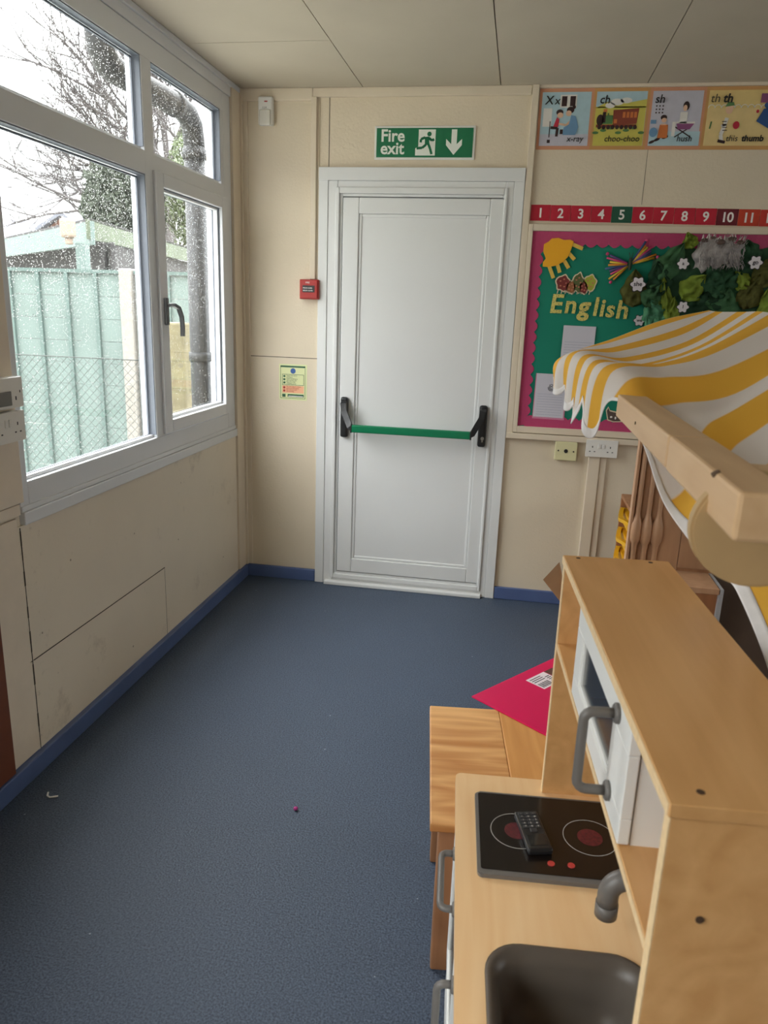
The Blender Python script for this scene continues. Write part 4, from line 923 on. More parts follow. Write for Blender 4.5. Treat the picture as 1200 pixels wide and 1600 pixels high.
for cx in (-0.008, 0.026):
    q = MB(); q.tube([(cx, -0.226, WT+0.0085), (cx, -0.226, WT+0.0105)], 0.0062, 20); obj('control_dot', q, mat('bright_red_dot', rgb(196, 66, 60), 0.4), hb)
# side panels, top board, shelf
for (u0, u1) in ((0.0, T_), (0.705, 0.720)):
    p_ = obj('side_panel', kb(0.0, DEP, u0, u1, WT, TOP-T_, 0.0012), birch_top, k_)
q = kb(0.180, 0.192, 0.0, 0.72, 0.08, WT-0.02); obj('lower_back', q, birch_top, k_)
tb = obj('top_board', kb(-0.003, DEP+0.003, -0.002, 0.722, TOP-T_, TOP, 0.0012), birch_top, k_)
q = MB()
for (x, u) in ((0.022, 0.012), (0.150, 0.012), (0.030, 0.700)): q.tube([(x, -u, TOP-0.0005), (x, -u, TOP+0.0006)], 0.004, 12)
q.tube([(0.04, -0.7205, 0.965), (0.04, -0.7215, 0.965)], 0.004, 12)
obj('screw_hole', q, mat('dark_screw_hole', rgb(80, 58, 40), 0.7), tb)
sh = obj('shelf', kb(0.0, DEP, T_, 0.705, 0.908, 0.920, 0.001), birch_top, k_)
q = kb(-0.0042, -0.0028, 0.0, 0.72, TOP-T_+0.001, TOP-0.001); q.box(-0.0015, 0.0, -0.705, -T_, 0.909, 0.919); q.box(-0.0012, 0.0, -T_, 0.0, WT, TOP-T_); q.box(-0.0012, 0.0, -0.720, -0.705, WT, TOP-T_)
obj('ply_edge', q, ply_edge, k_, 'pale layered plywood edge')
# cabinet under the top board
q = kb(0.014, DEP-0.004, 0.208, 0.216, 0.920, TOP-T_); q.box(0.014, DEP-0.004, -0.566, -0.558, 0.920, TOP-T_); q.box(DEP-0.010, DEP-0.004, -0.566, -0.208, 0.920, TOP-T_)
obj('cabinet_box', q, white_paint, k_, 'white microwave cupboard')
q = MB(); ua, ub, za, zb = 0.206, 0.569, 0.922, TOP-T_-0.001
for a in ((ua, ub, za, za+0.034), (ua, ub, zb-0.034, zb), (ua, ua+0.045, za+0.034, zb-0.034), (ub-0.085, ub, za+0.034, zb-0.034)): q.box(-0.002, 0.012, -a[1], -a[0], a[2], a[3], bev=0.0015)
for a in ((ua+0.045, ub-0.085, za+0.034, za+0.040), (ua+0.045, ub-0.085, zb-0.040, zb-0.034), (ua+0.045, ua+0.051, za+0.04, zb-0.04), (ub-0.091, ub-0.085, za+0.04, zb-0.04)): q.box(0.001, 0.010, -a[1], -a[0], a[2], a[3])
cd = obj('cabinet_door', q, white_paint, k_, 'white framed door')
obj('door_pane', kb(0.004, 0.006, ua+0.05, ub-0.09, za+0.039, zb-0.039), glass_dk, cd)
def bar_handle(p, q_, out, parent):
    """rounded U shaped bar handle between p and q_, standing off along out"""
    p, q_, out = Vector(p), Vector(q_), Vector(out); o_n = out.normalized(); d_ = (q_-p).normalized(); L = out.length
    c = 0.012; pts = [p, p+o_n*(L-c)]
    for k in range(1, 5): a = PI/2*k/4; pts.append(p+o_n*(L-c+c*math.sin(a))+d_*c*(1-math.cos(a)))
    e = [q_, q_+o_n*(L-c)]
    for k in range(1, 5): a = PI/2*k/4; e.append(q_+o_n*(L-c+c*math.sin(a))-d_*c*(1-math.cos(a)))
    m_ = MB(); m_.tube(pts+e[::-1], 0.0062, 12)
    for z in (p, q_): m_.tube([z, z+o_n*0.004, z+o_n*0.006], [0.0125, 0.0125, 0.0105], 18)
    return obj('handle', m_, grey_pl, parent, 'grey plastic bar handle')
bar_handle((-0.002, -0.507, 0.950), (-0.002, -0.507, 1.056), (-0.040, 0, 0), cd)
# carcass below the worktop
q = MB()
for (u0, u1) in ((0.0, T_), (0.352, 0.367), (0.705, 0.72)): q.box(-0.150, 0.180, -u1, -u0, 0.05, WT-0.018)
q.box(-0.150, 0.180, -0.72, 0, 0.05, 0.065)
obj('carcass', q, birch_top, k_)
q = MB(); 
for (x, u) in ((-0.14, 0.01), (0.17, 0.01), (-0.14, 0.71), (0.17, 0.71)): q.box(x-0.012, x+0.012, -u-0.012, -u+0.012, 0, 0.05)
obj('foot', q, grey_pl, k_)
q = MB(); ua, ub, za, zb = 0.004, 0.356, 0.175, 0.555
for a in ((ua, ub, za, za+0.05), (ua, ub, zb-0.08, zb), (ua, ua+0.045, za+0.05, zb-0.08), (ub-0.045, ub, za+0.05, zb-0.08)): q.box(-0.166, -0.152, -a[1], -a[0], a[2], a[3], bev=0.002)
od = obj('oven_door', q, white_paint, k_, 'white framed oven door'); obj('door_pane', kb(-0.161, -0.159, 0.045, 0.315, 0.22, 0.48), glass_dk, od)
bar_handle((-0.166, -0.125, 0.525), (-0.166, -0.262, 0.525), (-0.027, 0, 0), od)
cd2 = obj('cupboard_door', kb(-0.166, -0.152, 0.363, 0.716, 0.06, 0.555, 0.003), white_paint, k_, 'white lower cupboard door')
bar_handle((-0.166, -0.402, 0.515), (-0.166, -0.402, 0.40), (-0.027, 0, 0), cd2)
q = kb(-0.164, -0.152, 0.004, 0.356, 0.06, 0.168, 0.003); obj('drawer_front', q, white_paint, k_)
# toy phone on the hob
ph = thing('toy_phone', 'black candy-bar mobile phone with keypad lying on the left hob ring', 'phone', (0.0, 0.0, 0.0), KR)
PHZ = WT+0.0088+0.0005
Rk = Matrix.Rotation(KR, 4, 'Z'); pc = Vector((-0.033, -0.158, 0)); wpc = Rk @ pc
ph.location = (0.1138+wpc.x, 1.343+wpc.y, PHZ); ph.rotation_euler = (0, 0, KR+math.radians(10)-PI*0)
obj('body', MB().box(-0.022, 0.022, -0.052, 0.052, 0.0, 0.013, bev=0.004, seg=3), black_pl, ph)
q = MB(); q.box(-0.0215, -0.0205, -0.048, 0.048, 0.004, 0.0135); obj('silver_edge', q, steel, ph, 'thin silver edge')
obj('screen', MB().box(-0.016, 0.016, -0.042, -0.012, 0.0125, 0.0136, bev=0.0004), mat('phone_screen', rgb(40, 40, 40), 0.12), ph)
km = mat('phone_key', rgb(58, 58, 60), 0.4)
for i in range(5):
    for j in range(3):
        q = MB(); q.box(-0.0165+j*0.0115, -0.0065+j*0.0115, 0.004+i*0.0088, 0.0105+i*0.0088, 0.0125, 0.0146, bev=0.001); kk = obj('key', q, km, ph)
        q = MB(); q.text('789456123*0#***'[i*3+j] if i < 4 else '-', 0.006, Matrix.Translation((-0.013+j*0.0115, 0.0055+i*0.0088, 0.0147)), ext=0.0001); obj('digit', q, ringm, kk)
obj('navigation_key', MB().box(-0.006, 0.006, -0.008, 0.002, 0.0125, 0.015, bev=0.001), km, ph)

# ------------------------------------------------------------------ low table and pink board
TR = math.radians(6.7)
tb_ = thing('low_table', 'low worn beech table standing on the carpet behind the play kitchen', 'table', (-0.170, 1.929, 0), TR)
# local: x to the right, -y towards the camera, origin at the far left corner
obj('tabletop', MB().box(0.0, 0.196, -0.515, 0.0, 0.398, 0.420, bev=0.003), beech_a, tb_, 'worn left board of the tabletop')
obj('tabletop_panel', MB().box(0.1960, 0.62, -0.515, 0.0, 0.398, 0.420, bev=0.003), beech_b, tb_, 'smoother orange board of the tabletop')
q = MB(); q.box(0.035, 0.58, -0.485, -0.465, 0.335, 0.398); q.box(0.035, 0.58, -0.055, -0.035, 0.335, 0.398); q.box(0.035, 0.055, -0.465, -0.055, 0.335, 0.398); obj('apron', q, beech_dark, tb_)
for (x, y) in ((0.020, -0.455), (0.020, -0.095), (0.56, -0.455), (0.56, -0.095)): obj('leg', MB().box(x, x+0.040, y-0.040, y, 0.0, 0.398, bev=0.004), beech_dark, tb_)
s_ = thing('pink_board', 'flat bright pink board with a barcode label lying on the low table behind the kitchen', 'board', (0.05, 2.0, 0.4205), math.radians(52.0))
obj('board_sheet', MB().box(0, 0.46, -0.29, 0.0, 0.0, 0.0045, bev=0.0012), pink_pl, s_)
lb = obj('label_sticker', MB().box(0.205, 0.295, -0.110, -0.040, 0.0045, 0.0050), label_m, s_, 'white barcode label')
obj('brown_sticker', MB().box(0.298, 0.340, -0.110, -0.040, 0.0045, 0.0050), mat('brown_sticker', rgb(92, 60, 52), 0.5), s_)
q = MB()
for k in range(14): q.box(0.212+k*0.0035, 0.212+k*0.0035+(0.0012 if k % 3 else 0.0022), -0.104, -0.080, 0.0050, 0.0053)
for k in range(6): q.box(0.270, 0.290, -0.106+k*0.008, -0.103+k*0.008, 0.0050, 0.0053)
for k in range(3): q.box(0.212, 0.264, -0.070+k*0.009, -0.067+k*0.009, 0.0050, 0.0053)
obj('barcode', q, black_ink, lb)
LOCALS_pink = s_
s_.location = (-0.056, 2.002, 0.4205)

# ------------------------------------------------------------------ market stall with striped awning
st = thing('market_stall_frame', 'pine frame of the play market stall holding up the striped awning at the right', 'stall', (0.7, 1.4, 0))
rl = MB(); rl.box(0.195, 0.247, 0.986, 1.50, 1.328, 1.370, bev=0.003); obj('side_rail', rl, pine, st)
rl = MB(); rl.box(0.1955, 0.2475, 0.665, 0.981, 1.326, 1.3705, bev=0.004); obj('rail_end', rl, pine, st)
obj('joint_tongue', MB().box(0.1985, 0.2435, 0.975, 0.992, 1.331, 1.366), beech_dark, st)
q = MB(); q.tube([(0.1945, 1.25, 1.349), (0.1935, 1.25, 1.349)], 0.0025, 10); q.tube([(0.198, 0.752, 1.3675), (0.1960, 0.752, 1.3705)], 0.0045, 12); obj('peg_hole', q, mat('dark_peg_hole', rgb(96, 74, 54), 0.7), st)
q = MB(); n = 40
q.prism([(0.247+0.064*math.cos(2*PI*k/n), 1.312+0.058*math.sin(2*PI*k/n)) for k in range(n)], 0, 0.016, Matrix(((1,0,0,0),(0,0,-1,0.775),(0,1,0,0),(0,0,0,1))), bev=0.003)
obj('round_end_plate', q, mdf, st, 'round plywood end plate')
obj('cross_rail', MB().box(0.247, 0.82, 0.80, 0.84, 1.33, 1.366, bev=0.003), pine, st)
q = MB(); q.tube([(0.235, 1.50, 1.350), (0.235, 1.53, 1.380), (0.10, 1.865, 1.385)], 0.011, 12); obj('front_rod', q, pine, st)
q = MB(); q.tube([(0.475, 1.975, 1.498), (0.84, 1.13, 1.440)], 0.010, 12); obj('rear_rod', q, pine, st)
for (x, y, h_) in ((0.82, 0.82, 1.40), (0.84, 1.13, 1.49), (0.90, 1.99, 1.52)): obj('post', MB().box(x-0.018, x+0.018, y-0.018, y+0.018, 0, h_, bev=0.003), pine, st)
obj('top_rail', MB().box(0.465, 0.90, 1.975, 1.995, 1.480, 1.500, bev=0.002), pine, st)
AWN=[
(0.75, [(0.085, 1.85, 1.372), (0.097, 1.87, 1.413), (0.227, 1.93, 1.464), (0.34, 1.97, 1.51), (0.451, 2.0, 1.537)]),
(2, [(0.111, 1.77, 1.35), (0.12, 1.79, 1.428), (0.22, 1.84, 1.441), (0.367, 1.9, 1.484), (0.465, 1.97, 1.534)]),
(3, [(0.125, 1.7, 1.327), (0.143, 1.72, 1.423), (0.243, 1.78, 1.422), (0.38, 1.84, 1.46), (0.507, 1.92, 1.535)]),
(4, [(0.138, 1.63, 1.342), (0.159, 1.65, 1.417), (0.266, 1.7, 1.416), (0.391, 1.76, 1.457), (0.527, 1.86, 1.536)]),
(5, [(0.158, 1.56, 1.313), (0.176, 1.58, 1.408), (0.294, 1.64, 1.423), (0.392, 1.68, 1.455), (0.547, 1.8, 1.532)]),
(5.75, [(0.188, 1.52, 1.373), (0.218, 1.53, 1.4), (0.289, 1.56, 1.404), (0.403, 1.6, 1.422), (0.609, 1.7, 1.525)]),
(6.25, [(0.233, 1.4, 1.297), (0.254, 1.45, 1.344), (0.307, 1.5, 1.356), (0.428, 1.54, 1.383), (0.634, 1.64, 1.523)]),
(6.75, [(0.265, 1.31, 1.21), (0.304, 1.34, 1.238), (0.331, 1.4, 1.324), (0.407, 1.45, 1.369), (0.652, 1.57, 1.518)]),
(7.25, [(0.311, 1.25, 1.151), (0.332, 1.28, 1.243), (0.372, 1.34, 1.298), (0.437, 1.39, 1.341), (0.675, 1.5, 1.514)]),
(7.75, [(0.333, 1.2, 1.13), (0.361, 1.23, 1.219), (0.4, 1.28, 1.276), (0.462, 1.33, 1.323), (0.703, 1.43, 1.511)]),
(8.25, [(0.342, 1.16, 1.129), (0.381, 1.18, 1.199), (0.427, 1.22, 1.258), (0.493, 1.27, 1.304), (0.742, 1.36, 1.509)]),
(8.75, [(0.348, 1.12, 1.124), (0.4, 1.13, 1.171), (0.448, 1.16, 1.235), (0.514, 1.2, 1.294), (0.783, 1.28, 1.503)]),
(9.25, [(0.376, 1.07, 1.062), (0.422, 1.08, 1.122), (0.477, 1.1, 1.188), (0.542, 1.13, 1.26), (0.813, 1.2, 1.498)]),
(10, [(0.397, 1.0, 0.992), (0.445, 1.0, 1.065), (0.501, 1.02, 1.145), (0.574, 1.05, 1.231), (0.832, 1.12, 1.486)]),
]
def cr(p0, p1, p2, p3, t):   # centripetal-free Catmull-Rom
    return 0.5*((2*p1)+(-p0+p2)*t+(2*p0-5*p1+4*p2-p3)*t*t+(-p0+3*p1-3*p2+p3)*t*t*t)
SV = [a[0] for a in AWN]; CP = [[Vector(p) for p in a[1]] for a in AWN]
def hem_drop(s):              # folds of the valance: extra drop of the hem along the front
    if s > 5.9: return 0.0
    for (a, b_, amp) in ((0.70, 1.85, 0.055), (1.85, 2.95, 0.055), (2.95, 3.95, 0.085), (3.95, 5.9, 0.075)):
        if a <= s <= b_: return amp*math.sin(PI*(s-a)/(b_-a))**0.6
    return 0.0
def awn_pt(s, t):             # t in 0..4 along the control rows
    k = 0
    while k < len(SV)-2 and s > SV[k+1]: k += 1
    ts = (s-SV[k])/(SV[k+1]-SV[k]); row = []
    for j in range(5):
        a, b_, c, d_ = (CP[min(max(k+o_, 0), len(CP)-1)][j] for o_ in (-1, 0, 1, 2)); row.append(cr(a, b_, c, d_, ts))
    row[0] = row[0]-Vector((0, 0, 1))*(hem_drop(s)*0.55)
    j = min(int(t), 3); tt = t-j
    p = cr(row[max(j-1, 0)], row[j], row[j+1], row[min(j+2, 4)], tt)
    if t < 1 and s < 5.9:     # valance ripples out and in between the scallops
        p = p+Vector((-0.6, -0.8, 0))*0.009*math.sin(s*2*PI/1.08)*(1-t)
    return p
NS, NT = 190, 44
q = MB(); hemq = MB(); uvs = {}
G = [[awn_pt(0.75+9.25*i/NS, 0.10+3.9*(j/NT)**1.25) for j in range(NT+1)] for i in range(NS+1)]
V = q.grid(G); uvl = q.bm.loops.layers.uv.new('UVMap')
idx = {}
for i in range(NS+1):
    for j in range(NT+1): idx[V[i][j]] = (0.75+9.25*i/NS, j/NT)
for f in q.bm.faces:
    for l in f.loops: l[uvl].uv = idx[l.vert]
bmesh.ops.recalc_face_normals(q.bm, faces=q.bm.faces); q.nofix = 1
aw = thing('striped_awning', 'yellow and white striped cloth awning with scalloped white hem draped over the stall frame', 'awning', (0.45, 1.5, 1.0))
sheet_o = obj('cloth_sheet', q, cloth, aw)
H = []
for i in range(NS+1):
    s1 = 0.75+9.25*i/NS; w1 = 0.20 if s1 < 5.9 else 0.20+0.16*min(1, (s1-5.9)/0.9)
    H.append([awn_pt(s1, w1*j/4)+Vector((-0.0006, -0.0012, 0.0)) for j in range(5)])
hemq.grid(H); ho = obj('white_hem', hemq, hem_m, aw, 'white hem tape'); md = ho.modifiers.new('thickness', 'SOLIDIFY'); md.thickness = 0.002; md.offset = 0

# ------------------------------------------------------------------ furniture behind the kitchen
# tray unit against the far wall, open front facing left
s_ = thing('tray_unit', 'small wooden tray storage unit with yellow trays against the door wall under the trunking', 'storage unit', (0.70, 3.75, 0))
q = MB(); XF = 0.556; q.box(XF, 0.98, 3.715, 3.735, 0.0, 0.660, bev=0.002); q.box(XF, 0.98, 3.30, 3.32, 0.0, 0.660, bev=0.002); q.box(XF, 0.98, 3.30, 3.735, 0.660, 0.678, bev=0.002); q.box(0.96, 0.98, 3.32, 3.715, 0, 0.66); q.box(XF+0.01, 0.98, 3.32, 3.715, 0.03, 0.045)
obj('case', q, oak_red, s_)
for k in range(6):
    z = 0.065+k*0.098
    q = MB(); q.box(XF+0.006, 0.95, 3.335, 3.70, z, z+0.062, bev=0.004); tr_ = obj('tray', q, yellow_pl, s_, 'yellow plastic tray')
    q = MB(); q.strap([(XF+0.004, 3.37, z+0.062), (XF-0.010, 3.43, z+0.060), (XF-0.022, 3.50, z+0.050), (XF-0.022, 3.54, z+0.050), (XF-0.010, 3.61, z+0.060), (XF+0.004, 3.67, z+0.062)], 0.016, 0.020, (0, 0, 1)); obj('tray_handle', q, yellow_pl, tr_)
# dresser panel with turned mouldings, standing on the low cabinet
s_ = thing('ornate_dresser', 'oak toy dresser back with three spindle mouldings behind the play kitchen', 'dresser', (0.5, 2.5, 0))
q = MB(); q.box(0.424, 0.434, 2.585, 2.622, 0.0, 1.32, bev=0.002); q.box(0.434, 0.60, 2.604, 2.622, 0.0, 1.32, bev=0.002); q.box(0.602, 0.86, 2.608, 2.626, 0.68, 1.32, bev=0.002)
obj('panel', q, oak, s_)
prof = [(0.0, 0.0095), (0.60, 0.0095), (0.735, 0.0095), (0.760, 0.012), (0.775, 0.0185), (0.80, 0.020), (0.830, 0.0185), (0.852, 0.012), (0.866, 0.0085), (0.90, 0.0085), (1.32, 0.0085)]
for x in (0.447, 0.482, 0.517):
    q = MB(); q.tube([(x, 2.592, z) for z, _ in prof], [r_ for _, r_ in prof], 14); obj('spindle_moulding', q, oak, s_)
# low cabinet with dark open shelf
s_ = thing('low_cabinet', 'low oak cabinet with grey metal edge and dark open shelf behind the play kitchen', 'cabinet', (0.9, 2.7, 0))
obj('top_panel', MB().box(0.536, 0.706, 2.43, 2.595, 0.655, 0.675, bev=0.002), oak, s_)
q = MB(); q.box(0.538, 0.700, 2.44, 2.458, 0.0, 0.655); q.box(0.538, 0.556, 2.458, 2.59, 0.0, 0.655); obj('door_panel', q, oak_red, s_)
obj('metal_edge', MB().box(0.700, 0.716, 2.43, 2.595, 0.0, 0.675, bev=0.002), mat('pale_grey_edge', rgb(178, 180, 184), 0.4), s_, 'pale grey edge strip')
q = MB(); q.box(0.716, 1.7, 2.57, 2.595, 0.0, 0.95); q.box(0.716, 1.7, 2.25, 2.57, 0.0, 0.02); q.box(1.68, 1.7, 2.25, 2.57, 0.0, 0.95); q.box(0.716, 1.7, 2.40, 2.57, 0.3, 0.32)
obj('open_shelf', q, dark_in, s_, 'dark brown open shelf')
# cardboard box
s_ = thing('cardboard_box', 'brown cardboard box with an open flap standing on the carpet behind the play kitchen', 'box', (0.33, 2.42, 0))
q = MB()
for a in ((0.215, 0.219, 2.22, 2.42), (0.40, 0.404, 2.22, 2.42), (0.215, 0.404, 2.416, 2.42), (0.215, 0.404, 2.22, 2.224)): q.box(*a, 0.0, 0.61)
q.box(0.215, 0.404, 2.22, 2.42, 0.0, 0.004); obj('carton', q, card_m, s_)
q = MB(); q.grid([[Vector((0.196, 2.36, 0.612)), Vector((0.225, 2.41, 0.600))], [Vector((0.139, 2.38, 0.672)), Vector((0.190, 2.43, 0.722))]], False); bmesh.ops.solidify(q.bm, geom=list(q.bm.faces), thickness=0.003); obj('box_flap', q, card_m, s_)
q = MB(); q.grid([[Vector((0.219, 2.418, 0.607)), Vector((0.402, 2.418, 0.607))], [Vector((0.219, 2.46, 0.715)), Vector((0.402, 2.46, 0.715))]], False); bmesh.ops.solidify(q.bm, geom=list(q.bm.faces), thickness=0.003); obj('box_flap', q, card_m, s_)

# bits on the carpet
o = obj('purple_scrap', MB().blob((-0.570, 1.935, 0.0065), 0.0085, 1, (1, 1, 0.7)), mat('magenta_scrap', rgb(176, 50, 130), 0.5)); tag(o, 'tiny magenta scrap lying alone on the blue carpet', 'scrap')
q = MB(); q.strap([(-1.352, 1.842, 0.006), (-1.346, 1.828, 0.004), (-1.335, 1.824, 0.003), (-1.312, 1.832, 0.005)], 0.003, 0.005, (0, 0, 1)); o = obj('paper_scrap', q, white_pl); tag(o, 'tiny bent white scrap on the carpet near the left skirting', 'scrap')

# ------------------------------------------------------------------ outside
struct('trim_11', B(-40, XL-0.5, -12, 45, -0.35, -0.25), ground_m)
# downpipe with swan neck
s_ = thing('downpipe', 'black downpipe with a swan neck under the eaves outside the window', 'drainpipe', (-1.75, 4.05, -0.25))
R_ = 0.055
path = [(-1.75, 3.13, 3.3), (-1.75, 3.13, 2.54), (-1.75, 3.142, 2.49), (-1.75, 3.18, 2.452), (-1.75, 3.24, 2.440), (-1.75, 3.86, 2.452), (-1.75, 3.95, 2.440), (-1.75, 4.01, 2.40), (-1.75, 4.03, 2.33), (-1.75, 4.03, 2.28)]
obj('swan_neck', MB().tube(path, R_, 18), pipe_m, s_)
obj('down_tube', MB().tube([(-1.75, 4.03, 2.30), (-1.75, 4.03, -0.25)], R_, 18), pipe_m, s_)
q = MB()
for z in (2.24, 1.2, 0.2): q.tube([(-1.75, 4.03, z), (-1.75, 4.03, z+0.05)], R_+0.007, 18)
q.tube([(-1.75, 3.13, 2.56), (-1.75, 3.13, 2.60)], R_+0.006, 18); q.tube([(-1.75, 3.78, 2.450), (-1.75, 3.83, 2.451)], R_+0.006, 18)
obj('pipe_collar', q, pipe_m, s_)
o = obj('corner_board', B(-1.90, -1.79, 4.42, 4.50, -0.25, 3.0), upvc); tag(o, 'white corner board standing just behind the black downpipe outside', 'board')
# fence
FY = 6.5
def fence(x0, x1, zt, label):
    s_ = thing('fence_panel', label, 'fence', ((x0+x1)/2, FY, -0.25), group='green fence panels outside')
    q = MB(); n = int((zt+0.25)/0.19)
    for k in range(n): q.box(x0, x1, FY, FY+0.012+0.004*(k % 2), -0.25+k*(zt+0.25)/n, -0.25+(k+1)*(zt+0.25)/n-0.004)
    obj('boards', q, fence_m, s_)
    obj('capping', MB().box(x0, x1, FY-0.025, FY+0.03, zt, zt+0.03), fence_dk, s_)
    x = x0+0.02
    while x < x1-0.02: obj('batten', MB().box(x, x+0.035, FY-0.028, FY, -0.25, zt), fence_dk, s_); x += 0.286
fence(-5.55, -3.56, 1.745, 'green painted fence panel seen through the big left pane')
fence(-3.42, -1.9, 1.745, 'green painted fence panel seen through the right casement')
o = obj('concrete_post', B(-3.55, -3.43, FY-0.06, FY+0.06, -0.25, 1.79, bev=0.012), conc); tag(o, 'pale concrete fence post between the two green panels', 'post')
o = obj('concrete_post', B(-5.68, -5.56, FY-0.06, FY+0.06, -0.25, 1.79, bev=0.012), conc); tag(o, 'pale concrete fence post at the left end of the fence', 'post')
# chain link fence
s_ = thing('chain_link_fence', 'grey chain link fence standing in front of the green fence', 'fence', (-3.2, 5.0, -0.25))
q = MB(); X0, X1, Z0, Z1, st_ = -4.3, -2.62, -0.25, 1.11, 0.062
def seg(p, q_):
    v = Vector(q_)-Vector(p); n_ = Vector((-v.z, 0, v.x)).normalized()*0.0016; y = p[1]
    vs = [q.bm.verts.new(c) for c in (Vector(p)+n_, Vector(q_)+n_, Vector(q_)+Vector((0, -0.003, 0)), Vector(p)+Vector((0, -0.003, 0)), Vector(p)-n_, Vector(q_)-n_)]
    q.bm.faces.new((vs[0], vs[1], vs[2], vs[3])); q.bm.faces.new((vs[3], vs[2], vs[5], vs[4])); q.bm.faces.new((vs[0], vs[4], vs[5], vs[1]))
K_ = int((X1-X0+(Z1-Z0))/st_)+1
for k in range(-int((Z1-Z0)/st_)-1, K_):
    for sg in (1, -1):
        a = X0+k*st_
        if sg == 1: p, e = [a, Z0], [a+(Z1-Z0), Z1]
        else: p, e = [a, Z1], [a+(Z1-Z0), Z0]
        d0, d1 = max(0, (X0-p[0])), min(Z1-Z0, X1-p[0])
        if d1 <= d0: continue
        dz = (e[1]-p[1])/(Z1-Z0); seg((p[0]+d0, 5.0+0.002*sg, p[1]+dz*d0), (p[0]+d1, 5.0+0.002*sg, p[1]+dz*d1))
q.nofix = 1
obj('wire_mesh', q, wire_m, s_)
q = MB(); q.tube([(X0, 5.0, Z1), (X1, 5.0, Z1)], 0.004, 6); q.tube([(X1, 5.0, -0.25), (X1, 5.0, Z1+0.03)], 0.014, 8); obj('line_wire', q, wire_m, s_)
o = obj('mossy_post', B(-2.44, -2.29, 5.0, 5.12, -0.25, 1.38, bev=0.015), moss_post); tag(o, 'short mossy wooden post seen through the casement beside the downpipe', 'post')
# shed with flat roof
s_ = thing('garden_shed', 'dark flat-roofed shed with pale green fascia behind the fence', 'shed', (-7.0, 10.5, -0.25))
cA, cB, cC = (-9.6, 12.65), (-5.03, 8.55), (-5.75, 13.5)
def wallseg(a, b_, z0, z1, th):
    v = Vector((b_[0]-a[0], b_[1]-a[1], 0)); n_ = Vector((-v.y, v.x, 0)).normalized()*th; q = MB()
    A = [(a[0], a[1]), (b_[0], b_[1]), (b_[0]+n_.x, b_[1]+n_.y), (a[0]+n_.x, a[1]+n_.y)]; q.prism(A, z0, z1); return q
obj('fascia', wallseg(cA, cB, 2.14, 2.40, 0.05), shed_m, s_)
obj('mossy_fascia', wallseg(cB, cC, 2.20, 2.42, 0.05), moss_m, s_, 'moss covered side fascia')
q = MB(); q.prism([cA, (cA[0]+1.5, cA[1]+3.5), cC, cB], 2.40, 2.43); obj('flat_roof', q, shed_dk, s_)
q = wallseg((cA[0]+0.25, cA[1]+0.25), (cB[0]+0.05, cB[1]+0.35), -0.25, 2.2, 0.05); obj('front_wall', q, shed_dk, s_)
q = wallseg((cB[0]-0.05, cB[1]+0.35), (cC[0]-0.1, cC[1]), -0.25, 2.2, 0.05); obj('side_wall', q, shed_dk, s_)
obj('post', MB().box(-5.12, -5.0, 8.36, 8.46, -0.25, 2.14), shed_m, s_)
ln = thing('lantern', 'cream wall lantern mounted on the shed fascia corner', 'lantern', (-5.2, 8.36, 2.15))
q = MB(); q.box(-5.25, -5.11, 8.26, 8.40, 2.19, 2.40, bev=0.03, seg=3); obj('shade', q, lantern_m, ln)
q = MB(); q.box(-5.21, -5.15, 8.30, 8.38, 2.12, 2.19, bev=0.01); obj('base', q, lantern_m, ln)
# far houses
def house(x0, x1, y0_, y1_, ze, zr, label, gable):
    s_ = thing('house', label, 'house', ((x0+x1)/2, y0_, -0.25)); q = MB(); q.box(x0, x1, y0_, y1_, -0.25, ze); obj('wall', q, brick, s_)
    q = MB(); xm, ym = (x0+x1)/2, (y0_+y1_)/2
    if gable:
        q.prism([(x0-0.15, ze), (x1+0.15, ze), (xm, zr)], 0, y1_-y0_, Matrix(((1,0,0,0),(0,0,1,y0_+0.02),(0,1,0,0),(0,0,0,1)))); obj('gable', q, brick, s_)
        q = MB(); q.prism([(x0-0.3, ze-0.02), (xm, zr), (x1+0.3, ze-0.02), (x1+0.3, ze+0.1), (xm, zr+0.14), (x0-0.3, ze+0.1)], -0.2, y1_-y0_+0.2, Matrix(((1,0,0,0),(0,0,1,y0_),(0,1,0,0),(0,0,0,1))))
    else:
        q.prism([(y0_-0.2, ze), (y1_+0.2, ze), (ym, zr)], x0-0.2, x1+0.2, Matrix(((0,0,1,0),(1,0,0,0),(0,1,0,0),(0,0,0,1))))
    obj('roof', q, slate, s_)
house(-16.35, -15.05, 25, 31, 3.75, 4.25, 'small brick gable end house far behind the shed', True)
house(-21, -16.9, 24.6, 30, 3.0, 4.35, 'far house with a grey slate roof at the left behind the shed', False)
# bare tree
rg = random.Random(11)
bt = MB()
def branch(p, d_, L, r_, lev):
    n = 4; pts = [p]; v = Vector(d_)
    for i in range(n):
        v = (v+Vector((rg.uniform(-0.22, 0.22), rg.uniform(-0.22, 0.22), rg.uniform(-0.10, 0.14)))).normalized(); pts.append(pts[-1]+v*L/n)
    bt.tube(pts, [r_*(1-0.45*i/n) for i in range(n+1)], 5 if lev < 2 else 3, cap=False)
    if lev >= 5: return
    for k in range(5 if lev < 3 else 3):
        t_ = rg.uniform(0.35, 1.0); i = min(int(t_*n), n-1); q_ = pts[i].lerp(pts[i+1], t_*n-i)
        nd = (v+Vector((rg.uniform(-0.9, 0.9), rg.uniform(-0.9, 0.9), rg.uniform(-0.35, 0.7)))).normalized(); branch(q_, nd, L*rg.uniform(0.55, 0.8), r_*0.52, lev+1)
base_ = Vector((-9.7, 20.5, -0.25)); bt.tube([base_, base_+Vector((0.05, 0, 2.5)), base_+Vector((0, 0, 5.0))], [0.20, 0.17, 0.15], 10, cap=False)
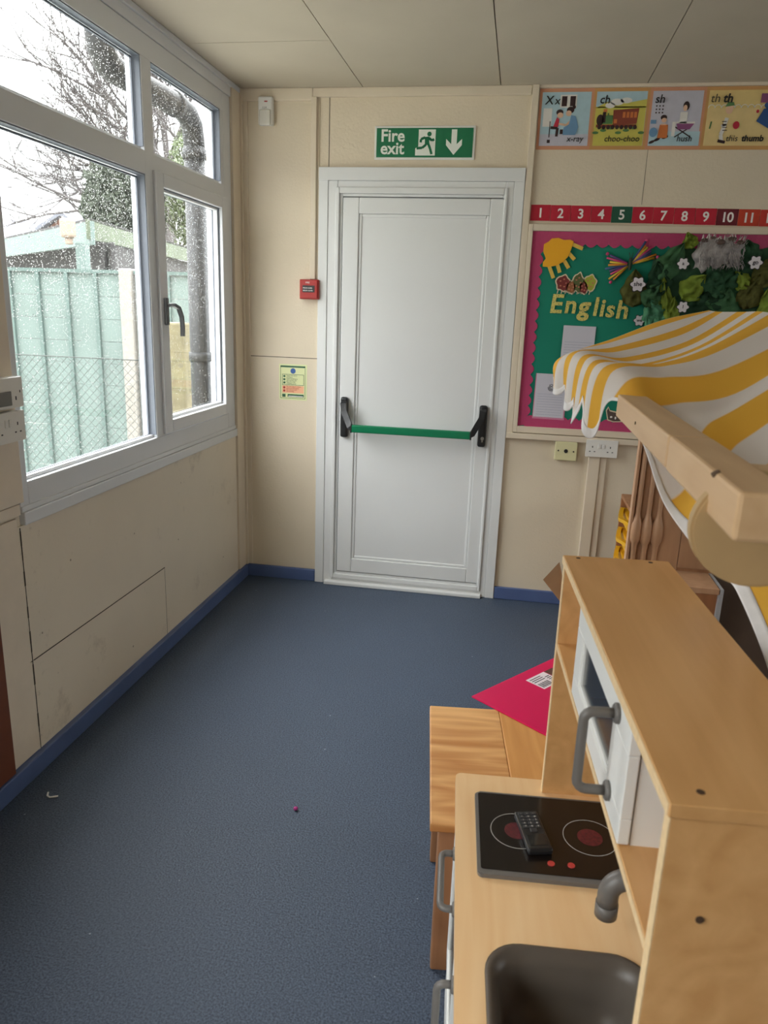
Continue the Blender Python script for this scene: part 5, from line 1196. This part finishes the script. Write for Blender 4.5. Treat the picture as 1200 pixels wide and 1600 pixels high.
for dv in ((-0.8, 0, 0.55), (-0.5, -0.3, 0.9), (0.1, 0.1, 1.0), (-0.95, 0.2, 0.2), (0.6, 0, 0.8), (-0.7, -0.2, 0.8), (-0.3, 0.2, 1.1), (-0.9, -0.2, 0.4), (-0.6, 0.3, 0.6), (0.3, -0.2, 1.1), (-1, 0, 0.05), (-0.85, -0.3, 0.7), (-0.75, 0.3, 0.95), (-0.95, 0, 0.3)): branch(base_+Vector((0, 0, rg.uniform(3.6, 5.4))), Vector(dv).normalized(), 2.7, 0.075, 1)
bt.nofix = 1
s_ = thing('bare_tree', 'tall bare winter tree with fine branches behind the shed', 'tree', base_); obj('branches', bt, bark, s_)
# leafy trees
def leafy(name, label, c, rad, n, m_, seed, sz=0.11):
    s_ = thing(name, label, 'tree', (c[0], c[1], -0.25)); r2_ = random.Random(seed); q = MB()
    for _ in range(n):
        while True:
            v = Vector((r2_.uniform(-1, 1), r2_.uniform(-1, 1), r2_.uniform(-1, 1)))
            if 0.25 < v.length < 1 - 0.25*abs(noise.noise(v*2.2+Vector((seed, 0, 0)))): break
        p = Vector((c[0]+v.x*rad[0], c[1]+v.y*rad[1], c[2]+v.z*rad[2])); e = Euler((r2_.uniform(0, 6), r2_.uniform(0, 6), r2_.uniform(0, 6))).to_matrix()
        s2 = sz*r2_.uniform(0.6, 1.3); vs = [q.bm.verts.new(p+e @ Vector(k)*s2) for k in ((-0.5, 0, 0), (0, -0.22, 0.05), (0.6, 0, 0), (0, 0.22, 0.05))]; q.bm.faces.new(vs)
    q.nofix = 1; obj('foliage', q, m_, s_)
    q = MB(); q.tube([(c[0], c[1], -0.25), (c[0]+0.1, c[1], c[2])], [0.13, 0.07], 8); obj('trunk', q, bark, s_)
leafy('evergreen_tree', 'dense evergreen tree behind the shed seen through the big left pane', (-8.7, 16.2, 3.45), (0.95, 0.9, 1.35), 12000, leaf_out, 2, 0.11)
leafy('evergreen_tree', 'pale green leafy tree seen through the right panes beside the downpipe', (-7.05, 16.6, 3.8), (0.85, 0.8, 1.6), 9000, leaf_out2, 5, 0.11)
leafy('hedge', 'low grey green shrub over the left end of the shed roof', (-17.6, 22.5, 3.2), (1.4, 0.8, 1.6), 1500, bark, 8, 0.14)

for o in LOCALS:
    if '_loc' in o: del o['_loc']
